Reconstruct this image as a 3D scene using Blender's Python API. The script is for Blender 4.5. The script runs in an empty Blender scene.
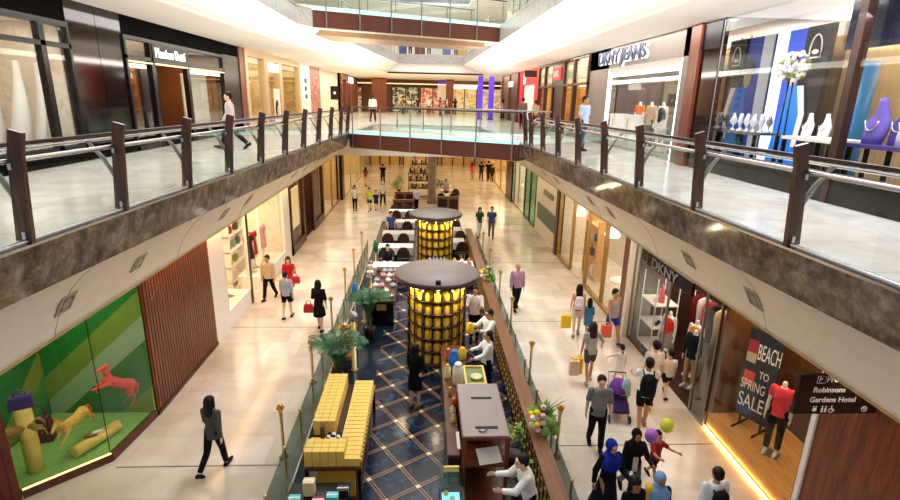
import bpy, bmesh, math, random
from mathutils import Vector, Matrix, Euler
rnd = random.Random(11)
SC = bpy.context.scene
COL = SC.collection
PI = math.pi
def rad(d): return d*PI/180.0
# ------------------------------------------------------------------ materials
def lin(c):
    return tuple((v/255.0/12.92) if v/255.0 <= .04045 else ((v/255.0+.055)/1.055)**2.4 for v in c)+(1.0,)
_M = {}
def mat(name, col, rough=.5, metal=0.0, var=.12, scale=6.0, spec=.5, stretch=None):
    """principled surface whose colour wanders a little with a noise texture"""
    if name in _M: return _M[name]
    m = bpy.data.materials.new(name); m.use_nodes = True
    nt = m.node_tree; b = nt.nodes['Principled BSDF']
    b.inputs['Roughness'].default_value = rough; b.inputs['Metallic'].default_value = metal
    b.inputs['Specular IOR Level'].default_value = spec
    c = lin(col)
    if var > 0:
        tc = nt.nodes.new('ShaderNodeTexCoord'); n = nt.nodes.new('ShaderNodeTexNoise')
        n.inputs['Scale'].default_value = scale; n.inputs['Detail'].default_value = 4
        if stretch:
            mp = nt.nodes.new('ShaderNodeMapping'); mp.inputs['Scale'].default_value = stretch
            nt.links.new(tc.outputs['Object'], mp.inputs['Vector']); nt.links.new(mp.outputs['Vector'], n.inputs['Vector'])
        else: nt.links.new(tc.outputs['Object'], n.inputs['Vector'])
        r = nt.nodes.new('ShaderNodeValToRGB')
        r.color_ramp.elements[0].position = .3; r.color_ramp.elements[1].position = .7
        r.color_ramp.elements[0].color = tuple(max(0, v*(1-var)) for v in c[:3])+(1,)
        r.color_ramp.elements[1].color = tuple(min(1, v*(1+var)) for v in c[:3])+(1,)
        nt.links.new(n.outputs['Fac'], r.inputs['Fac']); nt.links.new(r.outputs['Color'], b.inputs['Base Color'])
    else: b.inputs['Base Color'].default_value = c
    _M[name] = m; return m
def lamp(name, col, strength):
    if name in _M: return _M[name]
    m = bpy.data.materials.new(name); m.use_nodes = True; nt = m.node_tree
    b = nt.nodes['Principled BSDF']; b.inputs['Base Color'].default_value = lin(col)
    b.inputs['Emission Color'].default_value = lin(col); b.inputs['Emission Strength'].default_value = strength
    _M[name] = m; return m
def glass(name, tint, refl=.12, rough=.02):
    if name in _M: return _M[name]
    m = bpy.data.materials.new(name); m.use_nodes = True; nt = m.node_tree
    nt.nodes.remove(nt.nodes['Principled BSDF']); out = nt.nodes['Material Output']
    t = nt.nodes.new('ShaderNodeBsdfTransparent'); t.inputs['Color'].default_value = lin(tint)
    g = nt.nodes.new('ShaderNodeBsdfGlossy'); g.inputs['Roughness'].default_value = rough; g.inputs['Color'].default_value = (.9, .95, .95, 1)
    lw = nt.nodes.new('ShaderNodeLayerWeight'); lw.inputs['Blend'].default_value = .12
    mu = nt.nodes.new('ShaderNodeMath'); mu.operation = 'MULTIPLY_ADD'; mu.inputs[1].default_value = .22; mu.inputs[2].default_value = refl*.25
    mx = nt.nodes.new('ShaderNodeMixShader')
    nt.links.new(lw.outputs['Fresnel'], mu.inputs[0]); nt.links.new(mu.outputs[0], mx.inputs[0])
    nt.links.new(t.outputs[0], mx.inputs[1]); nt.links.new(g.outputs[0], mx.inputs[2]); nt.links.new(mx.outputs[0], out.inputs['Surface'])
    _M[name] = m; return m
def nodes_of(name, rough):
    m = bpy.data.materials.new(name); m.use_nodes = True
    b = m.node_tree.nodes['Principled BSDF']; b.inputs['Roughness'].default_value = rough
    _M[name] = m; return m, m.node_tree, b
def N(nt, t, **kw):
    n = nt.nodes.new(t)
    for k, v in kw.items(): setattr(n, k, v)
    return n
def ramp(nt, stops):
    r = nt.nodes.new('ShaderNodeValToRGB'); e = r.color_ramp.elements
    while len(e) < len(stops): e.new(.5)
    for i, (p, c) in enumerate(stops): e[i].position = p; e[i].color = lin(c)
    return r
def marble_tiles(name, c1, c2, grout, w, h, rough, mortar=.006, vein=1.1):
    m, nt, b = nodes_of(name, rough)
    tc = N(nt, 'ShaderNodeTexCoord'); br = N(nt, 'ShaderNodeTexBrick')
    br.inputs['Scale'].default_value = 1; br.inputs['Brick Width'].default_value = w; br.inputs['Row Height'].default_value = h
    br.inputs['Mortar Size'].default_value = mortar; br.inputs['Mortar Smooth'].default_value = .3
    br.inputs['Color1'].default_value = lin(c1); br.inputs['Color2'].default_value = lin(c2); br.inputs['Mortar'].default_value = lin(grout)
    ns = N(nt, 'ShaderNodeTexNoise'); ns.inputs['Scale'].default_value = vein; ns.inputs['Detail'].default_value = 6; ns.inputs['Distortion'].default_value = 1.2
    rp = ramp(nt, [(.35, (226, 220, 212)), (.65, (255, 255, 255))])
    mx = N(nt, 'ShaderNodeMixRGB', blend_type='MULTIPLY'); mx.inputs[0].default_value = .8
    nt.links.new(tc.outputs['Object'], br.inputs['Vector']); nt.links.new(tc.outputs['Object'], ns.inputs['Vector'])
    nt.links.new(ns.outputs['Fac'], rp.inputs['Fac']); nt.links.new(br.outputs['Color'], mx.inputs[1]); nt.links.new(rp.outputs['Color'], mx.inputs[2])
    nt.links.new(mx.outputs['Color'], b.inputs['Base Color']); return m
def stone(name, stops, scale, rough, dist=.6, detail=10, glow=0):
    m, nt, b = nodes_of(name, rough)
    tc = N(nt, 'ShaderNodeTexCoord'); ns = N(nt, 'ShaderNodeTexNoise')
    ns.inputs['Scale'].default_value = scale; ns.inputs['Detail'].default_value = detail; ns.inputs['Distortion'].default_value = dist; ns.inputs['Roughness'].default_value = .7
    rp = ramp(nt, stops)
    nt.links.new(tc.outputs['Object'], ns.inputs['Vector']); nt.links.new(ns.outputs['Fac'], rp.inputs['Fac']); nt.links.new(rp.outputs['Color'], b.inputs['Base Color'])
    if glow: nt.links.new(rp.outputs['Color'], b.inputs['Emission Color']); b.inputs['Emission Strength'].default_value = glow
    return m
def wood(name, c1, c2, rough=.4, stretch=(1, 1, .12), scale=14):
    m, nt, b = nodes_of(name, rough)
    tc = N(nt, 'ShaderNodeTexCoord'); mp = N(nt, 'ShaderNodeMapping'); mp.inputs['Scale'].default_value = stretch
    ns = N(nt, 'ShaderNodeTexNoise'); ns.inputs['Scale'].default_value = scale; ns.inputs['Detail'].default_value = 5; ns.inputs['Distortion'].default_value = .8
    rp = ramp(nt, [(.3, c1), (.7, c2)])
    nt.links.new(tc.outputs['Object'], mp.inputs['Vector']); nt.links.new(mp.outputs['Vector'], ns.inputs['Vector'])
    nt.links.new(ns.outputs['Fac'], rp.inputs['Fac']); nt.links.new(rp.outputs['Color'], b.inputs['Base Color']); return m
def stripes(name, cols, width, angle, rough=.6, axis=('Y', 'Z')):
    """diagonal colour stripes on a painted board"""
    m, nt, b = nodes_of(name, rough)
    tc = N(nt, 'ShaderNodeTexCoord'); sp = N(nt, 'ShaderNodeSeparateXYZ'); nt.links.new(tc.outputs['Object'], sp.inputs[0])
    a = N(nt, 'ShaderNodeMath', operation='MULTIPLY'); a.inputs[1].default_value = math.cos(angle); nt.links.new(sp.outputs[axis[0]], a.inputs[0])
    c = N(nt, 'ShaderNodeMath', operation='MULTIPLY_ADD'); c.inputs[1].default_value = math.sin(angle)
    nt.links.new(sp.outputs[axis[1]], c.inputs[0]); nt.links.new(a.outputs[0], c.inputs[2])
    d = N(nt, 'ShaderNodeMath', operation='DIVIDE'); d.inputs[1].default_value = width*len(cols); nt.links.new(c.outputs[0], d.inputs[0])
    f = N(nt, 'ShaderNodeMath', operation='FRACT'); nt.links.new(d.outputs[0], f.inputs[0])
    rp = ramp(nt, [(i/len(cols), k) for i, k in enumerate(cols)]); rp.color_ramp.interpolation = 'CONSTANT'
    nt.links.new(f.outputs[0], rp.inputs['Fac']); nt.links.new(rp.outputs['Color'], b.inputs['Base Color']); return m
def inlay(name):
    """dark blue marble with a diagonal lattice of paired brass lines"""
    m, nt, b = nodes_of(name, .18)
    tc = N(nt, 'ShaderNodeTexCoord'); sp = N(nt, 'ShaderNodeSeparateXYZ'); nt.links.new(tc.outputs['Object'], sp.inputs[0])
    ux, uy, P = .538, -.843, .688
    def dist(ax, ay, off):
        a = N(nt, 'ShaderNodeMath', operation='MULTIPLY'); a.inputs[1].default_value = ax/P; nt.links.new(sp.outputs['X'], a.inputs[0])
        c = N(nt, 'ShaderNodeMath', operation='MULTIPLY_ADD'); c.inputs[1].default_value = ay/P; nt.links.new(sp.outputs['Y'], c.inputs[0]); nt.links.new(a.outputs[0], c.inputs[2])
        o = N(nt, 'ShaderNodeMath', operation='ADD'); o.inputs[1].default_value = .5+off; nt.links.new(c.outputs[0], o.inputs[0])
        f = N(nt, 'ShaderNodeMath', operation='FRACT'); nt.links.new(o.outputs[0], f.inputs[0])
        s = N(nt, 'ShaderNodeMath', operation='SUBTRACT'); s.inputs[1].default_value = .5; nt.links.new(f.outputs[0], s.inputs[0])
        t = N(nt, 'ShaderNodeMath', operation='ABSOLUTE'); nt.links.new(s.outputs[0], t.inputs[0]); return t
    p0 = (-.59, 10.41)
    offu = -(p0[0]*ux+p0[1]*uy)/P; offv = -(p0[0]*-uy+p0[1]*ux)/P
    du, dv = dist(ux, uy, offu), dist(-uy, ux, offv)
    mn = N(nt, 'ShaderNodeMath', operation='MINIMUM'); mxn = N(nt, 'ShaderNodeMath', operation='MAXIMUM')
    for q in (mn, mxn): nt.links.new(du.outputs[0], q.inputs[0]); nt.links.new(dv.outputs[0], q.inputs[1])
    r1 = ramp(nt, [(0, (58, 40, 32)), (.022, (150, 112, 84)), (.058, (0, 0, 0))]); r1.color_ramp.interpolation = 'CONSTANT'
    k1 = ramp(nt, [(0, (255, 255, 255)), (.058, (0, 0, 0))]); k1.color_ramp.interpolation = 'CONSTANT'
    k2 = ramp(nt, [(0, (255, 255, 255)), (.06, (0, 0, 0))]); k2.color_ramp.interpolation = 'CONSTANT'
    nt.links.new(mn.outputs[0], r1.inputs['Fac']); nt.links.new(mn.outputs[0], k1.inputs['Fac']); nt.links.new(mxn.outputs[0], k2.inputs['Fac'])
    ns = N(nt, 'ShaderNodeTexNoise'); ns.inputs['Scale'].default_value = 2.2; ns.inputs['Detail'].default_value = 8; ns.inputs['Distortion'].default_value = 1.5
    nt.links.new(tc.outputs['Object'], ns.inputs['Vector'])
    rb = ramp(nt, [(.3, (8, 15, 28)), (.55, (18, 34, 56)), (.74, (50, 78, 106))]); nt.links.new(ns.outputs['Fac'], rb.inputs['Fac'])
    a = N(nt, 'ShaderNodeMixRGB'); nt.links.new(k1.outputs['Color'], a.inputs[0]); nt.links.new(rb.outputs['Color'], a.inputs[1]); nt.links.new(r1.outputs['Color'], a.inputs[2])
    c = N(nt, 'ShaderNodeMixRGB'); nt.links.new(k2.outputs['Color'], c.inputs[0]); nt.links.new(a.outputs['Color'], c.inputs[1]); c.inputs[2].default_value = lin((236, 220, 176))
    nt.links.new(c.outputs['Color'], b.inputs['Base Color']); return m
# ------------------------------------------------------------------ mesh building
def circle(c, u, v, ru, rv, n):
    return [Vector(c)+u*(ru*math.cos(2*PI*i/n))+v*(rv*math.sin(2*PI*i/n)) for i in range(n)]
class MB:
    def __init__(s): s.V = []; s.F = []; s.I = []; s.k = 0; s.S = []
    def mi(s, k): s.k = k; return s
    def add(s, vs, fs, smooth=False):
        o = len(s.V); s.V += [tuple(v) for v in vs]
        for f in fs: s.F.append(tuple(o+i for i in f)); s.I.append(s.k); s.S.append(smooth)
        return s
    def box(s, x0, x1, y0, y1, z0, z1):
        x0, x1 = min(x0, x1), max(x0, x1); y0, y1 = min(y0, y1), max(y0, y1); z0, z1 = min(z0, z1), max(z0, z1)
        return s.add([(x0, y0, z0), (x1, y0, z0), (x1, y1, z0), (x0, y1, z0), (x0, y0, z1), (x1, y0, z1), (x1, y1, z1), (x0, y1, z1)],
                     [(3, 2, 1, 0), (4, 5, 6, 7), (0, 1, 5, 4), (1, 2, 6, 5), (2, 3, 7, 6), (3, 0, 4, 7)])
    def cb(s, c, size, rz=0, rx=0, ry=0):
        m = Matrix.Translation(c) @ Euler((rx, ry, rz)).to_matrix().to_4x4()
        a, b, d = size[0]/2, size[1]/2, size[2]/2
        return s.add([m @ Vector(p) for p in ((-a, -b, -d), (a, -b, -d), (a, b, -d), (-a, b, -d), (-a, -b, d), (a, -b, d), (a, b, d), (-a, b, d))],
                     [(3, 2, 1, 0), (4, 5, 6, 7), (0, 1, 5, 4), (1, 2, 6, 5), (2, 3, 7, 6), (3, 0, 4, 7)])
    def slab(s, a, b, t, z0, z1):
        """upright board of thickness t from plan point a to plan point b"""
        a, b = Vector((a[0], a[1], 0)), Vector((b[0], b[1], 0)); d = (b-a).normalized(); n = Vector((-d.y, d.x, 0))*t/2
        p = [a-n, b-n, b+n, a+n]
        return s.add([(q.x, q.y, z0) for q in p]+[(q.x, q.y, z1) for q in p], [(3, 2, 1, 0), (4, 5, 6, 7), (0, 1, 5, 4), (1, 2, 6, 5), (2, 3, 7, 6), (3, 0, 4, 7)])
    def loft(s, rings, cap=True, smooth=True, close=False):
        n = len(rings[0]); vs = [v for r in rings for v in r]; fs = []
        for i in range(len(rings)-1):
            for j in range(n):
                fs.append((i*n+j, i*n+(j+1) % n, (i+1)*n+(j+1) % n, (i+1)*n+j))
        s.add(vs, fs, smooth)
        if cap:
            o = len(s.V)-len(vs)
            s.F.append(tuple(o+j for j in reversed(range(n)))); s.I.append(s.k); s.S.append(False)
            s.F.append(tuple(o+(len(rings)-1)*n+j for j in range(n))); s.I.append(s.k); s.S.append(False)
        return s
    def tube(s, pts, r, n=8, ball=False):
        pts = [Vector(p) for p in pts]; rings = []
        rs = r if isinstance(r, (list, tuple)) else [r]*len(pts)
        for i, p in enumerate(pts):
            d = (pts[min(i+1, len(pts)-1)]-pts[max(i-1, 0)]); d = d.normalized() if d.length > 1e-9 else Vector((0, 0, 1))
            u = d.cross(Vector((0, 0, 1)));
            if u.length < 1e-3: u = d.cross(Vector((0, 1, 0)))
            u.normalize(); v = d.cross(u)
            if ball and i == 0:
                for k in (.98, .7, .35): rings.append(circle(p-d*rs[0]*k, u, v, rs[0]*math.sqrt(1-k*k), rs[0]*math.sqrt(1-k*k), n))
            rings.append(circle(p, u, v, rs[i], rs[i], n))
            if ball and i == len(pts)-1:
                for k in (.35, .7, .98): rings.append(circle(p+d*rs[i]*k, u, v, rs[i]*math.sqrt(1-k*k), rs[i]*math.sqrt(1-k*k), n))
        return s.loft(rings)
    def lathe(s, c, prof, n=16, sx=1, sy=1):
        c = Vector(c)
        return s.loft([circle(c+Vector((0, 0, z)), Vector((1, 0, 0)), Vector((0, 1, 0)), max(r, 1e-4)*sx, max(r, 1e-4)*sy, n) for r, z in prof])
    def ell(s, c, r, n=10, m=7, rot=None):
        c = Vector(c); rings = []
        for i in range(m+1):
            t = -PI/2+PI*i/m; t = max(-1.54, min(1.54, t))
            ring = circle((0, 0, r[2]*math.sin(t)), Vector((1, 0, 0)), Vector((0, 1, 0)), r[0]*math.cos(t), r[1]*math.cos(t), n)
            if rot is not None: ring = [rot @ v for v in ring]
            rings.append([v+c for v in ring])
        return s.loft(rings)
    def prism(s, poly, vec):
        """closed outline (3-D points) pushed along vec"""
        n = len(poly); a = [Vector(p) for p in poly]; b = [p+Vector(vec) for p in a]
        return s.add(a+b, [tuple(range(n))[::-1], tuple(range(n, 2*n))]+[(i, (i+1) % n, n+(i+1) % n, n+i) for i in range(n)])
    def sheet(s, rows, smooth=True):
        n = len(rows[0]); fs = []
        for i in range(len(rows)-1):
            for j in range(n-1): fs.append((i*n+j, i*n+j+1, (i+1)*n+j+1, (i+1)*n+j))
        return s.add([v for r in rows for v in r], fs, smooth)
    def build(s, name, mats, parent=None, loc=None, rz=0):
        me = bpy.data.meshes.new(name); me.from_pydata(s.V, [], s.F)
        for m in (mats if isinstance(mats, (list, tuple)) else [mats]): me.materials.append(m)
        me.polygons.foreach_set('material_index', s.I); me.polygons.foreach_set('use_smooth', s.S); me.update()
        bm = bmesh.new(); bm.from_mesh(me); bmesh.ops.recalc_face_normals(bm, faces=bm.faces[:]); bm.to_mesh(me); bm.free()
        o = bpy.data.objects.new(name, me); COL.objects.link(o)
        if parent is not None: o.parent = parent
        if loc is not None: o.location = loc
        if rz: o.rotation_euler = (0, 0, rz)
        return o
def tag(o, label=None, cat=None, group=None, kind=None):
    if label: o['label'] = label
    if cat: o['category'] = cat
    if group: o['group'] = group
    if kind: o['kind'] = kind
    return o
def thing(name, label, cat, loc=(0, 0, 0), rz=0, group=None):
    o = bpy.data.objects.new(name, None); COL.objects.link(o); o.empty_display_size = .1
    o.location = loc; o.rotation_euler = (0, 0, rz); return tag(o, label, cat, group)
def struct(name, mb, m): return tag(mb.build(name, m), kind='structure')
def copy_tree(o, loc=None, rz=None, label=None, group=None, parent=None):
    c = o.copy(); COL.objects.link(c); c.parent = parent
    if loc is not None: c.location = loc
    if rz is not None: c.rotation_euler = (0, 0, rz)
    if label: c['label'] = label
    if group: c['group'] = group
    for ch in list(o.children): copy_tree(ch, parent=c)
    return c
def text(body, size, m, parent, loc, rot, name='lettering', ext=.012, bold=.0, align='LEFT', xs=1.0):
    cu = bpy.data.curves.new(name, 'FONT'); cu.body = body; cu.size = size; cu.extrude = ext; cu.offset = bold; cu.align_x = align
    tmp = bpy.data.objects.new(name, cu); COL.objects.link(tmp); dg = bpy.context.evaluated_depsgraph_get(); dg.update()
    me = bpy.data.meshes.new_from_object(tmp.evaluated_get(dg)); bpy.data.objects.remove(tmp); bpy.data.curves.remove(cu); me.materials.clear(); me.materials.append(m)
    o = bpy.data.objects.new(name, me); COL.objects.link(o)
    o.parent = parent; o.location = loc; o.rotation_euler = rot; o.scale = (xs, 1, 1); return o
def area(name, loc, sx, sy, energy, col=(255, 255, 255), rot=(0, 0, 0), spread=180):
    l = bpy.data.lights.new(name, 'AREA'); l.shape = 'RECTANGLE'; l.size = sx; l.size_y = sy; l.energy = energy; l.color = lin(col)[:3]; l.spread = rad(spread)
    o = bpy.data.objects.new(name, l); COL.objects.link(o); o.location = loc; o.rotation_euler = rot; return o
def pt(name, loc, energy, col=(255, 255, 255), r=.1):
    l = bpy.data.lights.new(name, 'POINT'); l.energy = energy; l.color = lin(col)[:3]; l.shadow_soft_size = r
    o = bpy.data.objects.new(name, l); COL.objects.link(o); o.location = loc; return o
# ------------------------------------------------------------------ palette
m_floor = marble_tiles('beige_marble', (228, 218, 204), (210, 196, 178), (202, 188, 168), .9, .9, .16, .003, .7)
m_floor2 = marble_tiles('pale_marble', (226, 222, 218), (220, 214, 208), (190, 180, 168), 1.2, 1.2, .16)
m_granite = stone('brown_granite', [(.3, (66, 54, 43)), (.45, (112, 96, 79)), (.56, (142, 125, 107)), (.72, (186, 170, 150))], 4.0, .1, .3, 8)
m_granite_pale = stone('grey_granite', [(.3, (150, 146, 140)), (.7, (196, 192, 186))], 6.0, .25)
m_cream = mat('cream_plaster', (238, 226, 206), .8, var=.03)
m_white = mat('white_paint', (244, 240, 232), .7, var=.02)
m_ceil = mat('ceiling_paint', (240, 234, 222), .8, var=.02)
m_seam = mat('seam_grey', (168, 152, 132), .8)
m_inlay = inlay('blue_inlay_marble')
m_redwood = wood('red_wood', (78, 34, 16), (134, 66, 34), .35, (1, 1, .1))
m_darkwood = wood('dark_wood', (34, 18, 12), (64, 36, 22), .35, (1, 1, .15))
m_railwood = wood('rail_wood', (104, 66, 42), (140, 94, 62), .35, (1, .1, 1))
m_blade = wood('blade_wood', (44, 22, 14), (84, 48, 30), .3, (1, 1, .15))
m_counter = wood('counter_wood', (66, 34, 20), (112, 64, 38), .3, (1, .15, 1))
m_oak = wood('golden_oak', (190, 130, 62), (222, 166, 92), .35, (1, .12, 1))
m_brown = mat('bridge_brown', (92, 46, 28), .5, var=.05)
m_black = mat('black_lacquer', (14, 12, 11), .25, var=.1, spec=.3)
m_mirror = mat('dark_mirror', (20, 14, 11), .08, metal=.15, var=0)
m_steel = mat('brushed_steel', (190, 192, 194), .25, metal=1.0, var=.05)
m_grey = mat('grey_steel', (150, 146, 140), .4, metal=.6, var=.05)
m_brass = mat('polished_brass', (232, 200, 132), .3, metal=.6, var=.06)
m_gold = mat('gold_leaf', (226, 178, 70), .3, metal=.8, var=.08)
m_bronze = mat('dark_bronze', (70, 48, 32), .35, metal=.6, var=.1)
m_glass = glass('clear_glass', (240, 246, 244), .06)
m_gshop = glass('shop_glass', (250, 251, 250), .04)
m_grail = glass('balustrade_glass', (246, 251, 249), .08)
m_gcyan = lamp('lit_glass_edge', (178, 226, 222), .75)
m_yel = mat('yellow_tin', (240, 196, 36), .4, var=.08)
m_yelbox = mat('yellow_card', (232, 196, 92), .5, var=.06)
m_yelbox2 = mat('gold_card', (208, 162, 46), .45, var=.08)
m_label = mat('cream_label', (240, 226, 170), .6)
m_warm = lamp('warm_lamp', (255, 216, 150), 9.0)
m_warmsoft = lamp('warm_diffuser', (255, 220, 160), 1.3)
m_cool = lamp('cool_diffuser', (240, 246, 255), 2.0)
m_red = mat('red_fabric', (196, 28, 30), .6)
m_navy = mat('navy_fabric', (24, 28, 58), .7)
m_leafd = mat('leaf_dark', (36, 84, 48), .5, var=.35, scale=9)
m_leafl = mat('leaf_light', (120, 160, 62), .5, var=.3, scale=9)
m_cloth = mat('white_linen', (240, 238, 232), .8, var=.03)
# ================================================================== the building
def xl(y): return -(4.36-.044*(y-5.4))
def xr(y): return 4.43-.0375*(y-6)
Y0, Y1 = -1.0, 33.0
L2, L2T = 5.5, 9.05
mb = MB().box(-9.5, 9, -2, 62, -.2, 0); struct('floor', mb, m_floor)
mb = MB().box(-1.22, 2.2, 3, 34.5, 0, .004); struct('floor', mb, m_inlay)['label'] = 'dark blue marble cafe floor with a brass lattice'
mb = MB().box(-2.44, -1.22, 3, 30.5, 0, .004).box(2.2, 2.5, 3, 24.5, 0, .004); struct('floor', mb, stone('dark_cafe_marble', [(.3, (10, 16, 26)), (.55, (22, 34, 48)), (.74, (58, 74, 92))], 2.2, .2))['label'] = 'plain dark marble border of the cafe floor'
# expansion joints across the marble
mb = MB()
for y in (8.96, 15.5, 22.5, 30): mb.box(-6.0, -2.8, y-.012, y+.012, 0, .003)
for y in (9.45, 15.95, 22.5, 30): mb.box(2.85, 6.4, y-.012, y+.012, 0, .003)
struct('trim_1', mb, mat('joint_metal', (96, 86, 76), .4, metal=.5))
# upper floors, edge bands and coves --------------------------------
def edge_rows(fx, ys, prof): return [[(fx(y)+dx if not callable(dx) else dx(y), y, z) for dx, z in prof] for y in ys]
def slab_side(side, fx, xw, ys):
    s = side
    mb = MB()
    for a, b in zip(ys[:-1], ys[1:]):
        mb.add([(fx(a), a, 5.3), (fx(b), b, 5.3), (s*xw, b, 5.3), (s*xw, a, 5.3), (fx(a), a, L2), (fx(b), b, L2), (s*xw, b, L2), (s*xw, a, L2)],
               [(0, 1, 2, 3), (7, 6, 5, 4), (0, 4, 5, 1), (2, 6, 7, 3), (0, 3, 7, 4), (1, 5, 6, 2)])
    o = struct('floor', mb, m_floor2); o['label'] = 'polished pale marble upper gallery floor'
    # granite band: a real slab 12 cm thick
    mb = MB(); rows = []
    for y in ys:
        e = fx(y); rows.append([(e-s*.05, y, 5.44), (e+s*.1, y, 4.85), (e+s*.22, y, 4.85), (e+s*.1, y, 5.44)])
    mb.loft([[Vector(p) for p in r] for r in rows], smooth=False); struct('trim_2', mb, m_granite)
    mb = MB(); rows = [[(fx(y)-s*.07, y, 5.44), (fx(y)-s*.07, y, 5.47), (fx(y)+s*.12, y, 5.47), (fx(y)+s*.12, y, 5.44)] for y in ys]
    mb.loft([[Vector(p) for p in r] for r in rows], smooth=False); struct('trim_3', mb, m_steel)
    # curved cove sweeping down and out to the shop line
    def prof(y):
        e = abs(fx(y))+.14; D = 5.45-e
        k = 0 if s < 0 else .11
        return [(e+D*t, z+k*(4.86-z)/1.3) for t, z in ((0, 4.86), (.22, 4.74), (.45, 4.55), (.64, 4.34), (.8, 4.1), (.91, 3.85), (.97, 3.68), (1, 3.55))]
    rows = []
    for y in ys:
        p = prof(y); ring = [Vector((s*x, y, z)) for x, z in p]+[Vector((s*(x+.1), y, z+.02)) for x, z in reversed(p)]
        rows.append(ring)
    mb = MB().loft(rows, smooth=True)
    mb.mi(1)
    for y in list(range(3, 33, 4)):
        p = prof(y+.35); mb.tube([(s*x, y+.35, z) for x, z in p], .006, 5)
    zl = 3.54 if s < 0 else 3.65
    mb.mi(2); mb.box(s*5.44, s*5.5, ys[0], ys[-1], zl, zl+.03)
    struct('ceiling', mb, [m_cream, m_seam, mat('trim_gold', (190, 160, 104), .5)])
    return prof
YS = [Y0+i*(Y1-Y0)/20 for i in range(21)]
prof_l = slab_side(-1, xl, 11.0, YS); prof_r = slab_side(1, xr, 10.2, YS)
mb = MB().box(-5.6, -9.2, -1, 60, 3.62, 3.72).box(5.6, 8.9, -1, 60, 3.62, 3.72); struct('ceiling', mb, m_ceil)
# the lower level runs on under a solid floor
mb = MB().box(-11, 10.2, 33, 63, 5.2, L2); struct('floor', mb, m_floor2)
mb = MB().box(-9, 9, 33, 60, 4.5, 4.6).box(-9, 9, 32.9, 33, 3.6, 4.6).box(-9, 9, 32.95, 33.05, 4.6, 5.4); struct('ceiling', mb, m_ceil)
mb = MB().box(-9, 9, 58, 58.2, 0, 4.5); struct('wall_far', mb, mat('warm_wall', (206, 168, 110), .6))
# upper ceiling, cove and third level
def e3l(y): return -5.1 if y < 23 else -(4.54-(y-24)*.106)
def e3r(y): return 3.95-.02*(y-16)
def inl(y): return -(5.95-.03*max(0, y-12)) if y < 16 else -(5.83-(y-16)*.09)
def inr(y): return 5.3-.006*y
mb = MB()
ys3 = [Y0, 4, 8, 12, 15, 18, 22, 22.9, 24, 27, 30, 34, 38, 42, 46.5]
rows = []
for y in ys3: rows.append([Vector((-11, y, L2T)), Vector((inl(y), y, L2T)), Vector((inl(y), y, L2T+.12)), Vector((-11, y, L2T+.12))])
mb.loft(rows, smooth=False); rows = []
for y in ys3: rows.append([Vector((10.2, y, L2T)), Vector((inr(y), y, L2T)), Vector((inr(y), y, L2T+.12)), Vector((10.2, y, L2T+.12))])
mb.loft(rows, smooth=False); mb.box(-11, 10.2, 46.5, 63, L2T, L2T+.12); struct('ceiling', mb, m_ceil)
def cove3(side, fe, fi):
    rows = []
    for y in ys3:
        a, b = Vector((fi(y), y, L2T+.1)), Vector((fe(y), y, 9.85)); p = []
        for t, k in ((0, 0), (.12, .16), (.4, .42), (.75, .72), (.96, .9), (1, 1)): p.append(Vector((a.x+(b.x-a.x)*t, y, a.z+(b.z-a.z)*k)))
        rows.append(p+[q+Vector((side*.1, 0, .12)) for q in reversed(p)])
    mb = MB().loft(rows); struct('ceiling', mb, m_white)
    rows = [[Vector((fe(y), y, 9.85)), Vector((fe(y), y, 10.55)), Vector((fe(y)+side*.2, y, 10.55)), Vector((fe(y)+side*.2, y, 9.85))] for y in ys3]
    mb = MB().loft(rows, smooth=False); struct('trim_4', mb, m_granite_pale)
    rows = [[Vector((fe(y), y, 10.5)), Vector((fe(y), y, 10.6)), Vector((side*11, y, 10.6)), Vector((side*11, y, 10.5))] for y in ys3]
    mb = MB().loft(rows, smooth=False); struct('floor', mb, m_floor2)
    mb = MB().box(side*9.5, side*9.7, Y0, 52, 10.6, 14.4); struct('wall_upper', mb, m_cream)
    mb = MB()
    rows = [[Vector((fe(y)+side*.3, y, 14.4)), Vector((side*9.6, y, 14.4)), Vector((side*9.6, y, 14.6)), Vector((fe(y)+side*.3, y, 14.6))] for y in ys3]
    mb.loft(rows, smooth=False); struct('ceiling', mb, m_white)
cove3(-1, e3l, inl); cove3(1, e3r, inr)
mb = MB().box(-3.4, 5.2, 46.5, 46.7, L2T, 9.9); struct('wall_far', mb, m_white)
mb = MB().box(-2.4, 3.5, 46.4, 46.7, 9.85, 10.55); struct('trim_4', mb, m_granite_pale)
mb = MB().box(-9.6, 9.6, 46.6, 56, 10.45, 10.6); struct('floor', mb, m_floor2)
mb = MB().box(-9.6, 9.6, 54, 54.2, 10.6, 15); struct('wall_far', mb, m_cream)
mb = MB().box(-9.6, 9.6, 46.7, 54, 14.4, 14.6); struct('ceiling', mb, m_white)
mb = MB().box(-11, 10.2, 62, 62.2, L2, L2T); struct('wall_far', mb, mat('warm_wall_2', (120, 84, 54), .6))
mb = MB().box(-10, 10, -2, 56, 18.6, 18.8); struct('ceiling', mb, m_white)
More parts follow.
